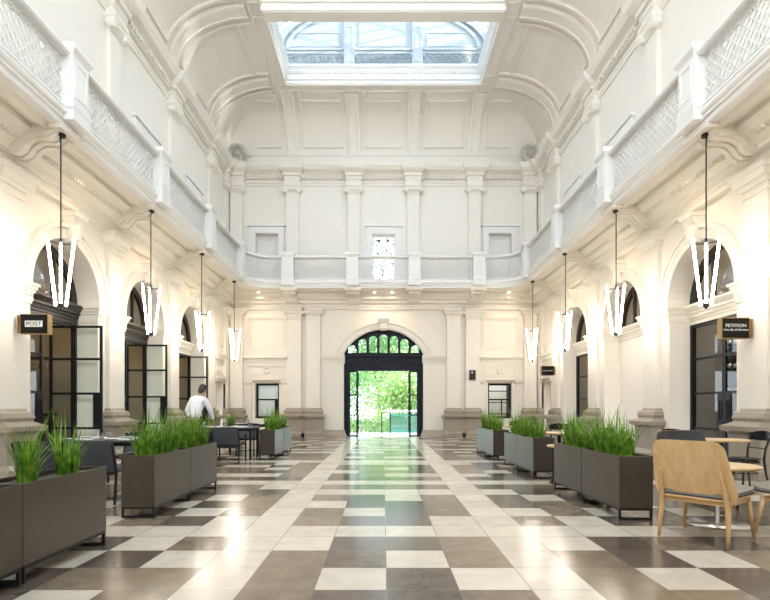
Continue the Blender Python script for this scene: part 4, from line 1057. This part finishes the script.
# bottles
def bottle_mesh(m, lab):
    q = MB(); q.lathe([(0, 0), (.036, 0), (.038, .006), (.038, .19), (.033, .215), (.016, .245), (.0145, .30), (.016, .302), (.016, .315), (0, .315)], n=14)
    t = q.build('bottle', m, smooth=True, auto=True); t['category'] = 'bottle'
    q = MB(); q.lathe([(.0388, .06), (.0392, .06), (.0392, .15), (.0388, .15)], n=14); q.build('label_band', M['lbl'], t, smooth=True)
    q = MB(); q.lathe([(0, .316), (.0175, .316), (.0175, .275), (.0165, .275)], n=12); q.build('foil_cap', lab, t)
    return t
BM = [bottle_mesh(M['bg'], M['red']), bottle_mesh(M['bd'], M['black']), bottle_mesh(M['bc'], M['signw']), bottle_mesh(M['bg'], M['brass'])]; bu = [0]*4
KN = ['green bottle, red cap', 'dark bottle, black cap', 'clear bottle, white cap', 'green bottle, brass cap']
ORD = ['first', 'second', 'third', 'fourth', 'fifth', 'sixth', 'seventh', 'eighth', 'ninth', 'tenth']
def shelfunit(x0, x1, y, zs, label, nm, back=True, per=7, dep=.3):
    t = thing('bottle_shelf', label, 'shelf', ((x0+x1)/2, y, 0)); w = (x1-x0)/2; H = zs[-1]+.5
    q = MB(); q.box(-w, -w+.035, -dep, 0, 0, H); q.box(w-.035, w, -dep, 0, 0, H); q.box(-w, w, -dep, 0, H, H+.035); q.build('shelf_frame', M['shelf'], t)
    q = MB(); q.box(-w+.035, w-.035, -.02, -.004, 0, H); q.build('tiled_back', M['shopblue'] if back else M['shopwall'], t)
    for z in zs: q = MB(); q.box(-w+.035, w-.035, -dep+.01, -.02, z-.03, z); q.build('shelf_board', M['shelf'], t)
    r = random.Random(int(y*10))
    for si, z in enumerate(zs):
        for k in range(per):
            v = r.randrange(4); b = BM[v] if not bu[v] else copy_tree(BM[v]); bu[v] += 1
            b.location = ((x0+x1)/2 - w + .10 + (2*w-.2)*k/(per-1), y-.15+r.uniform(-.02, .02), z); s = r.uniform(.95, 1.15); b.scale = (s*1.1, s*1.1, s)
            b['label'] = '%s, %s from left, %s board of the %s' % (KN[v], ORD[k], ORD[si], nm); b['group'] = 'bottles on the shop shelves'
    l = bpy.data.lights.new('shelf_lamp', 'AREA'); l.energy = 9; l.size = w*1.8; l.size_y = .1; l.shape = 'RECTANGLE'; l.color = (.8, .93, 1.)
    o = bpy.data.objects.new('shelf_lamp', l); o.location = ((x0+x1)/2, y-.5, H+.1); o.rotation_euler = (-.5, 0, 0); COL.objects.link(o)
shelfunit(7.76, 8.9, 12.33, (.95, 1.5, 2.05, 2.6), 'tall bottle shelf with teal back inside the right hand wine bar', 'teal wine bar shelf')
shelfunit(-9.1, -8.0, 15.8, (.95, 1.4, 1.85, 2.3), 'bottle shelf inside the second left arch', 'second left arch shelf', False, 6)
q = MB(); q.box(7.02, 7.73, 11.95, 12.33, 0, 3.4); tag(q.build('wall_right_partition', M['shoppanel']), kind='structure')
# hanging stemware in the nearest left arch
t = thing('glass_rack', 'dark hanging rack of upturned wine glasses inside the nearest left arch', 'rack', (-8.15, 11.75, 2.28))
q = MB(); q.box(-.75, .75, -.2, .2, .0, .03); q.build('rack_board', M['black'], t)
for s in (-1, 1): q = MB(); q.bar((s*.7, 0, .03), (s*.7, 0, 2.81), .02); q.build('rack_hanger', M['black'], t)
q = MB(); q.lathe([(0, 0), (.034, 0), (.034, -.004), (.005, -.012), (.0045, -.085), (.03, -.11), (.038, -.15), (.030, -.20), (.028, -.20), (.035, -.15), (.027, -.113), (0, -.09)], n=14)
wg = q.build('wine_glass', M['tumbler'], smooth=True, auto=True); wg['category'] = 'glass'
for k in range(10):
    o = wg if not k else wg.copy()
    if k: COL.objects.link(o)
    o.location = (-8.15-.65+.144*k, 11.70, 2.28); o['label'] = 'upturned wine glass hanging %s from the left on the rack' % ORD[k]; o['group'] = 'hanging wine glasses'
t = thing('bar_counter', 'dark bar counter inside the nearest left arch under the glass rack', 'counter', (-8.3, 11.6, 0))
q = MB(); q.box(-.85, .85, -.3, .3, 0, 1.02); q.build('counter_front', M['shelf'], t); q = MB(); q.box(-.9, .9, -.35, .35, 1.02, 1.07); q.build('counter_top', M['black'], t)
# rooms behind the two sash windows
for u, nm, e in ((-4.79, 'left', 14), (4.79, 'right', 30)):
    r = struct('wall_back_lobby' if u < 0 else 'wall_back_lobby.001'); q = MB(); x0, x1 = u-1.2, u+1.2; y0, y1 = YB+.6, YB+3.
    for a, b_, c_, d_ in [((x0, y1, 0), (x1, y1, 0), (x1, y1, 3), (x0, y1, 3)), ((x0, y0, 0), (x0, y1, 0), (x0, y1, 3), (x0, y0, 3)), ((x1, y0, 0), (x1, y1, 0), (x1, y1, 3), (x1, y0, 3)), ((x0, y0, 3), (x1, y0, 3), (x1, y1, 3), (x0, y1, 3)), ((x0, y0, 0), (x1, y0, 0), (x1, y1, 0), (x0, y1, 0))]: q.quad(a, b_, c_, d_)
    q.build('lobby_wall', M['upper'], r)
    l = bpy.data.lights.new('lobby_lamp', 'POINT'); l.energy = e; l.color = (.85, .95, 1); l.shadow_soft_size = .2
    o = bpy.data.objects.new('lobby_lamp', l); o.location = (u, YB+1.6, 2.6); COL.objects.link(o)
t = thing('bookcase', 'dark shelving seen through the small right window', 'shelf', (5.0, YB+1.6, 0))
q = MB(); q.box(-.5, -.46, -.15, .15, 0, 2.4); q.box(.46, .5, -.15, .15, 0, 2.4); q.build('case_frame', M['shelf'], t)
for z in (.4, .9, 1.4, 1.9, 2.36): q = MB(); q.box(-.46, .46, -.15, .15, z, z+.04); q.build('shelf_board', M['shelf'], t)

# ------------------------------------------------------------------ outside
q = MB(); q.box(-14, 14, YB+.0, 25.0, -.25, -.006)
q.box(-4, 4, 25.0, 25.4, -.42, -.2); q.box(-4, 4, 25.4, 25.8, -.6, -.4); tag(q.build('terrace_outside', M['pave']), kind='structure')
q = MB(); q.quad((-60, 24, -1.0), (60, 24, -1.0), (60, 90, -1.0), (-60, 90, -1.0)); tag(q.build('street_ground', M['pave']), kind='structure')
def tree(x, y, zc, rx, rz, mt, n, seed, label, lsz=.2):
    t = thing('broadleaf_tree', label, 'tree', (x, y, -1.0)); r = random.Random(seed); h = zc+1.0
    q = MB(); q.tube([(0, 0, 0), (.05, .05, h*.35), (0, .1, h*.7), (.1, 0, h)], [.28, .2, .13, .05], 10)
    for k in range(9):
        a = k*2.4; z = h*(.35+.05*k); q.tube([(0, 0, z), (rx*.4*math.cos(a), rx*.4*math.sin(a), z+rz*.35), (rx*.75*math.cos(a), rx*.75*math.sin(a), z+rz*.5)], [.09, .06, .02], 6)
    q.build('trunk', M['bark'], t, smooth=True)
    q = MB(); cl = []
    for k in range(34):
        v = Vector((r.gauss(0, 1), r.gauss(0, 1), r.gauss(0, 1))).normalized()*(r.random()**.4); cl.append(Vector((v.x*rx, v.y*rx*.8, h+v.z*rz)))
    for k in range(n):
        c = r.choice(cl); v = Vector((r.gauss(0, 1), r.gauss(0, 1), r.gauss(0, .8))).normalized()*r.random()**.35*rx*.34; p = c+v
        d = (v.normalized()+Vector((r.gauss(0, .6), r.gauss(0, .6), r.gauss(-.2, .5)))).normalized(); s = d.orthogonal().normalized(); s = Matrix.Rotation(r.uniform(0, 6.28), 3, d) @ s; l = lsz*r.uniform(.7, 1.3); nn = d.cross(s)*.05*l
        q.add([p, p+d*l*.5+s*l*.28+nn, p+d*l, p+d*l*.5-s*l*.28+nn], [(0, 1, 2, 3)])
    q.build('crown', mt, t); return t
tree(1.5, 50, 2.6, 4.2, 3.6, M['leaf'], 9500, 1, 'large sunlit yellow green tree framed by the entrance doorway', .30)
tree(-4.6, 46, 2.4, 3.3, 3.9, M['leafd'], 6000, 2, 'darker green tree at the left side of the doorway view', .28)
tree(7.2, 48, 2.8, 3.2, 4.0, M['leafd'], 5000, 3, 'dark green tree at the right side of the doorway view', .28)
tree(-.5, 60, 7.2, 6.0, 4.0, M['leafd'], 9000, 4, 'tall pale green tree rising behind, seen in the fanlight', .4)
tree(-12, 74, 4.0, 5.5, 5.5, M['leaf'], 5000, 5, 'pale green tree far left beyond the doorway', .4)
tree(13, 76, 4.5, 5.5, 5.5, M['leaf'], 5000, 6, 'pale green tree far right beyond the doorway', .4)
# shrubs below the trees
t = thing('kerb_hedge', 'low leafy hedge on the far kerb below the trees', 'hedge', (-.5, 43.2, -1.0))
q = MB(); r = random.Random(9)
for k in range(7500):
    p = Vector((r.uniform(-5.5, 5.5), r.uniform(-.7, .7), r.uniform(0, 1)**.8*(1.5+.5*math.sin(k*.7)))); d = Vector((r.gauss(0, 1), r.gauss(0, 1), r.gauss(.4, .7))).normalized(); s = d.orthogonal().normalized(); l = .2
    q.add([p, p+d*l*.5+s*l*.25, p+d*l, p+d*l*.5-s*l*.25], [(0, 1, 2, 3)])
tag(q.build('foliage', M['leaf'], t), kind='stuff')
# shelter
t = thing('street_shelter', 'green glazed street shelter with white roof outside the entrance', 'shelter', (2.0, 41, -1.0))
q = MB(); q.box(-1.75, 1.75, -.95, .95, 1.80, 1.88); q.box(-1.65, 1.65, -.85, .85, 1.88, 1.98); q.build('roof', M['kroof'], t)
for x in (-1.5, -.5, .5, 1.5):
    for y in (-.75, .75): q = MB(); q.bar((x, y, 0), (x, y, 1.80), .07); q.build('post', M['kiosk'], t)
q = MB(); q.box(-1.5, 1.5, -.80, -.70, 1.55, 1.70); q.box(-1.5, 1.5, -.80, -.70, .0, .55); q.box(-1.5, 1.5, -.78, -.72, .75, .80); q.build('green_panel', M['kiosk'], t)
q = MB(); q.quad((-1.47, -.75, .56), (1.47, -.75, .56), (1.47, -.75, 1.54), (-1.47, -.75, 1.54)); q.build('glass', M['kglass'], t); q = MB(); q.quad((-1.47, .75, .1), (1.47, .75, .1), (1.47, .75, 1.7), (-1.47, .75, 1.7)); q.build('rear_glass', M['kglass'], t)
q = MB(); q.box(-1.3, 1.3, .3, .65, .40, .46); q.build('bench', M['kiosk'], t)
# stair rail
t = thing('stair_handrail', 'dark handrail of the steps just outside the entrance', 'handrail', (.1, 25.0, -.006))
for x in (-.18, .22, 1.6): q = MB(); q.bar((x, 0, 0), (x, 0, .98), .05); q.build('post', M['black'], t)
q = MB(); q.bar((-.2, 0, .98), (1.62, 0, .98), .05, .04); q.build('rail', M['black'], t)

# ------------------------------------------------------------------ the waiter
def skin_body(name, pts, edges, rad, mt, parent, sub=2, root=0):
    me = bpy.data.meshes.new(name); me.from_pydata(pts, edges, []); o = bpy.data.objects.new(name, me); COL.objects.link(o)
    m = o.modifiers.new('s', 'SKIN'); m.use_smooth_shade = True
    for i, v in enumerate(me.skin_vertices[0].data):
        r = rad[i]; v.radius = r if isinstance(r, tuple) else (r, r); v.use_root = (i == root)
    u = o.modifiers.new('u', 'SUBSURF'); u.levels = sub; u.render_levels = sub
    dg = bpy.context.evaluated_depsgraph_get(); me2 = bpy.data.meshes.new_from_object(o.evaluated_get(dg)); bpy.data.objects.remove(o)
    me2.name = name; me2.materials.clear(); me2.materials.append(mt); me2.polygons.foreach_set('use_smooth', [True]*len(me2.polygons))
    o = bpy.data.objects.new(name, me2); COL.objects.link(o); o.parent = parent; return o
def person(loc, rz):
    t = thing('person', 'dark haired waiter in white shirt and dark apron leaning over a set table', 'person', loc, rz)
    # local: faces +Y, leaning forward a little, right arm (x>0) down to the table
    pelvis, chest, neck = (0, 0, .92), (0, .13, 1.24), (.01, .24, 1.44)
    J = [pelvis, (0, .05, 1.08), chest, (0, .19, 1.38), neck, (.012, .275, 1.52),
         (.16, .19, 1.37), (.23, .30, 1.13), (.21, .42, .92), (.20, .47, .83),      # right arm 6-9
         (-.16, .19, 1.37), (-.25, .10, 1.12), (-.20, .20, .93), (-.18, .27, .87),     # left arm 10-13
         (.10, 0, .86), (.11, .03, .48), (.11, -.04, .09), (.12, .12, .04),            # right leg 14-17
         (-.10, 0, .86), (-.11, .02, .48), (-.12, -.10, .09), (-.13, .06, .04)]
    E = [(0, 1), (1, 2), (2, 3), (3, 4), (4, 5), (3, 6), (6, 7), (7, 8), (8, 9), (3, 10), (10, 11), (11, 12), (12, 13), (0, 14), (14, 15), (15, 16), (16, 17), (0, 18), (18, 19), (19, 20), (20, 21)]
    R = [(.12, .08), (.105, .07), (.12, .08), (.095, .06), .055, .05, .06, .046, .036, .028, .06, .046, .036, .028, .085, .06, .042, .04, .085, .06, .042, .04]
    # head with face and two five-fingered hands join the body as one mesh
    body = skin_body('body', J, E, R, M['skin'], t)
    q = MB(); hc = Vector((.015, .315, 1.60)); tilt = Matrix.Rotation(-.5, 3, 'X')
    rings = []
    for z, rx, ry, oy in [(-.125, .018, .02, .05), (-.115, .040, .045, .035), (-.09, .055, .068, .018), (-.05, .066, .084, .006), (0, .074, .094, 0), (.05, .076, .097, -.004), (.09, .066, .083, -.006), (.115, .042, .052, -.006), (.126, .012, .014, -.006)]:
        rings.append([hc + tilt @ Vector((rx*math.cos(2*PI*k/18), oy+ry*math.sin(2*PI*k/18), z)) for k in range(18)])
    q.loft(rings)
    q.ell(hc+tilt @ Vector((0, .098, -.022)), (.013, .02, .024), 8, 6)                  # nose
    for s in (-1, 1): q.ell(hc+tilt @ Vector((s*.076, -.005, -.012)), (.010, .02, .032), 8, 6)
    q.ell(hc+tilt @ Vector((0, .080, -.068)), (.024, .010, .008), 8, 5)                 # mouth
    def hand(w, d, sgn):
        w = Vector(w); d = Vector(d).normalized(); side = d.cross(Vector((0, 0, 1))).normalized()*sgn; up = side.cross(d).normalized(); up = up if up.z > 0 else -up
        q.loft([[w+d*a+side*b*sw+up*c for b, c in ((-1, -.012), (1, -.012), (1, .012), (-1, .012))] for a, sw in ((-.02, .024), (.03, .038), (.085, .042))])
        for k, (ln, off) in enumerate(((.066, -.031), (.078, -.010), (.072, .011), (.056, .031))):
            b0 = w+d*.083+side*off; q.tube([b0, b0+d*ln*.45-up*.006, b0+d*ln*.75-up*.016, b0+d*ln-up*.028], [.0095, .0088, .008, .0055], 7)
        b0 = w+d*.02-side*.036; q.tube([b0, b0+d*.025-side*.024-up*.006, b0+d*.058-side*.028-up*.014], [.011, .0098, .006], 7)
    hand(J[9], (.0, .6, -.7), 1); hand(J[13], (.1, .8, -.5), -1)
    hd = q.build('tmp', M['skin'], t, smooth=True)
    bm = bmesh.new(); bm.from_mesh(body.data); bm.from_mesh(hd.data); bm.to_mesh(body.data); bm.free(); bpy.data.objects.remove(hd)
    body.data.polygons.foreach_set('use_smooth', [True]*len(body.data.polygons))
    q = MB()
    for s in (-1, 1): q.ell(hc+tilt @ Vector((s*.030, .088, .012)), (.012, .008, .008), 8, 6)
    q.build('eye', M['black'], t, smooth=True)
    q = MB(); rings = []
    for z, rx, ry, oy in [(-.10, .045, .03, -.055), (-.06, .068, .055, -.042), (0, .082, .085, -.02), (.05, .085, .102, -.008), (.095, .074, .090, -.008), (.125, .048, .058, -.008), (.138, .012, .015, -.008)]:
        rings.append([hc + tilt @ Vector((rx*math.cos(2*PI*k/18), oy+ry*math.sin(2*PI*k/18), z)) for k in range(18)])
    q.loft(rings); q.build('hair', M['hair'], t, smooth=True)
    # shirt, trousers, apron, shoes
    SJ = [pelvis, (0, .05, 1.08), chest, (0, .19, 1.38), (.008, .232, 1.445), (.165, .19, 1.37), (.232, .30, 1.13), (.212, .42, .925), (-.165, .19, 1.37), (-.253, .10, 1.12), (-.20, .20, .935)]
    skin_body('shirt', SJ, [(0, 1), (1, 2), (2, 3), (3, 4), (3, 5), (5, 6), (6, 7), (3, 8), (8, 9), (9, 10)], [(.165, .122), (.155, .115), (.175, .13), (.145, .105), (.080, .076), .078, .062, .05, .078, .062, .05], M['shirt'], t)
    TJ = [(0, 0, .94), (.10, 0, .84), (.11, .03, .48), (.11, -.04, .10), (-.10, 0, .84), (-.11, .02, .48), (-.12, -.10, .10)]
    skin_body('trousers', TJ, [(0, 1), (1, 2), (2, 3), (0, 4), (4, 5), (5, 6)], [(.17, .13), .11, .08, .062, .11, .08, .062], M['trouser'], t)
    q = MB(); q.loft([[(.19*math.cos(a)*1.02, .14*math.sin(a)+.03+(.98-z)*.06, z) for a in [PI*.02+PI*.96*k/12 for k in range(13)]] for z in (1.0, .8, .55)], close=False); q.build('apron', M['apron'], t, smooth=True)
    for x, y in ((.115, .02), (-.125, -.04)):
        q = MB(); q.loft([[(x+a*sw, y+yy, z) for a, z in ((-1, 0), (1, 0), (1, h), (-1, h))] for yy, sw, h in ((-.12, .035, .10), (-.05, .042, .11), (.06, .046, .075), (.14, .035, .045))]); q.build('shoe', M['shoe'], t, bevel=.008)
    return t
person((-4.24, 11.70, 0), -.30)

# ------------------------------------------------------------------ light, camera
w = bpy.data.worlds.new('World'); sc.world = w; w.use_nodes = True
nt = w.node_tree; bgn = nt.nodes['Background']; tc = nt.nodes.new('ShaderNodeTexCoord'); sep = nt.nodes.new('ShaderNodeSeparateXYZ'); nt.links.new(tc.outputs['Generated'], sep.inputs[0])
rp = nt.nodes.new('ShaderNodeValToRGB'); rp.color_ramp.elements[0].position = .0; rp.color_ramp.elements[0].color = (.76, .84, .92, 1); rp.color_ramp.elements[1].position = .9; rp.color_ramp.elements[1].color = (.66, .83, 1., 1)
nt.links.new(sep.outputs['Z'], rp.inputs[0]); nt.links.new(rp.outputs[0], bgn.inputs[0]); bgn.inputs[1].default_value = WORLD
sl = bpy.data.lights.new('sun', 'SUN'); sl.energy = 5; sl.angle = .01; sl.color = (1., .94, .82)
so = bpy.data.objects.new('sun', sl); so.rotation_euler = Vector((.87, -.40, .19)).to_track_quat('Z', 'Y').to_euler(); so.location = (30, -10, 25); COL.objects.link(so)
c = bpy.data.cameras.new('Camera'); co = bpy.data.objects.new('Camera', c); COL.objects.link(co)
c.sensor_width = 36; c.lens = 525*36/770; c.shift_x = 1.5/770; c.shift_y = 107.5/770; c.clip_start = .05; c.clip_end = 500
co.location = (CAMX, 0, 1.2); co.rotation_euler = (PI/2, 0, 0); sc.camera = co
sc.view_settings.view_transform = 'Standard'; sc.view_settings.look = 'None'; sc.view_settings.gamma = 1; sc.view_settings.exposure = EXPO
sc.cycles.max_bounces = 10; sc.cycles.diffuse_bounces = 4; sc.cycles.glossy_bounces = 4; sc.cycles.transparent_max_bounces = 16; sc.cycles.caustics_reflective = False; sc.cycles.caustics_refractive = False
sc.cycles.use_denoising = True; sc.cycles.sample_clamp_indirect = 6
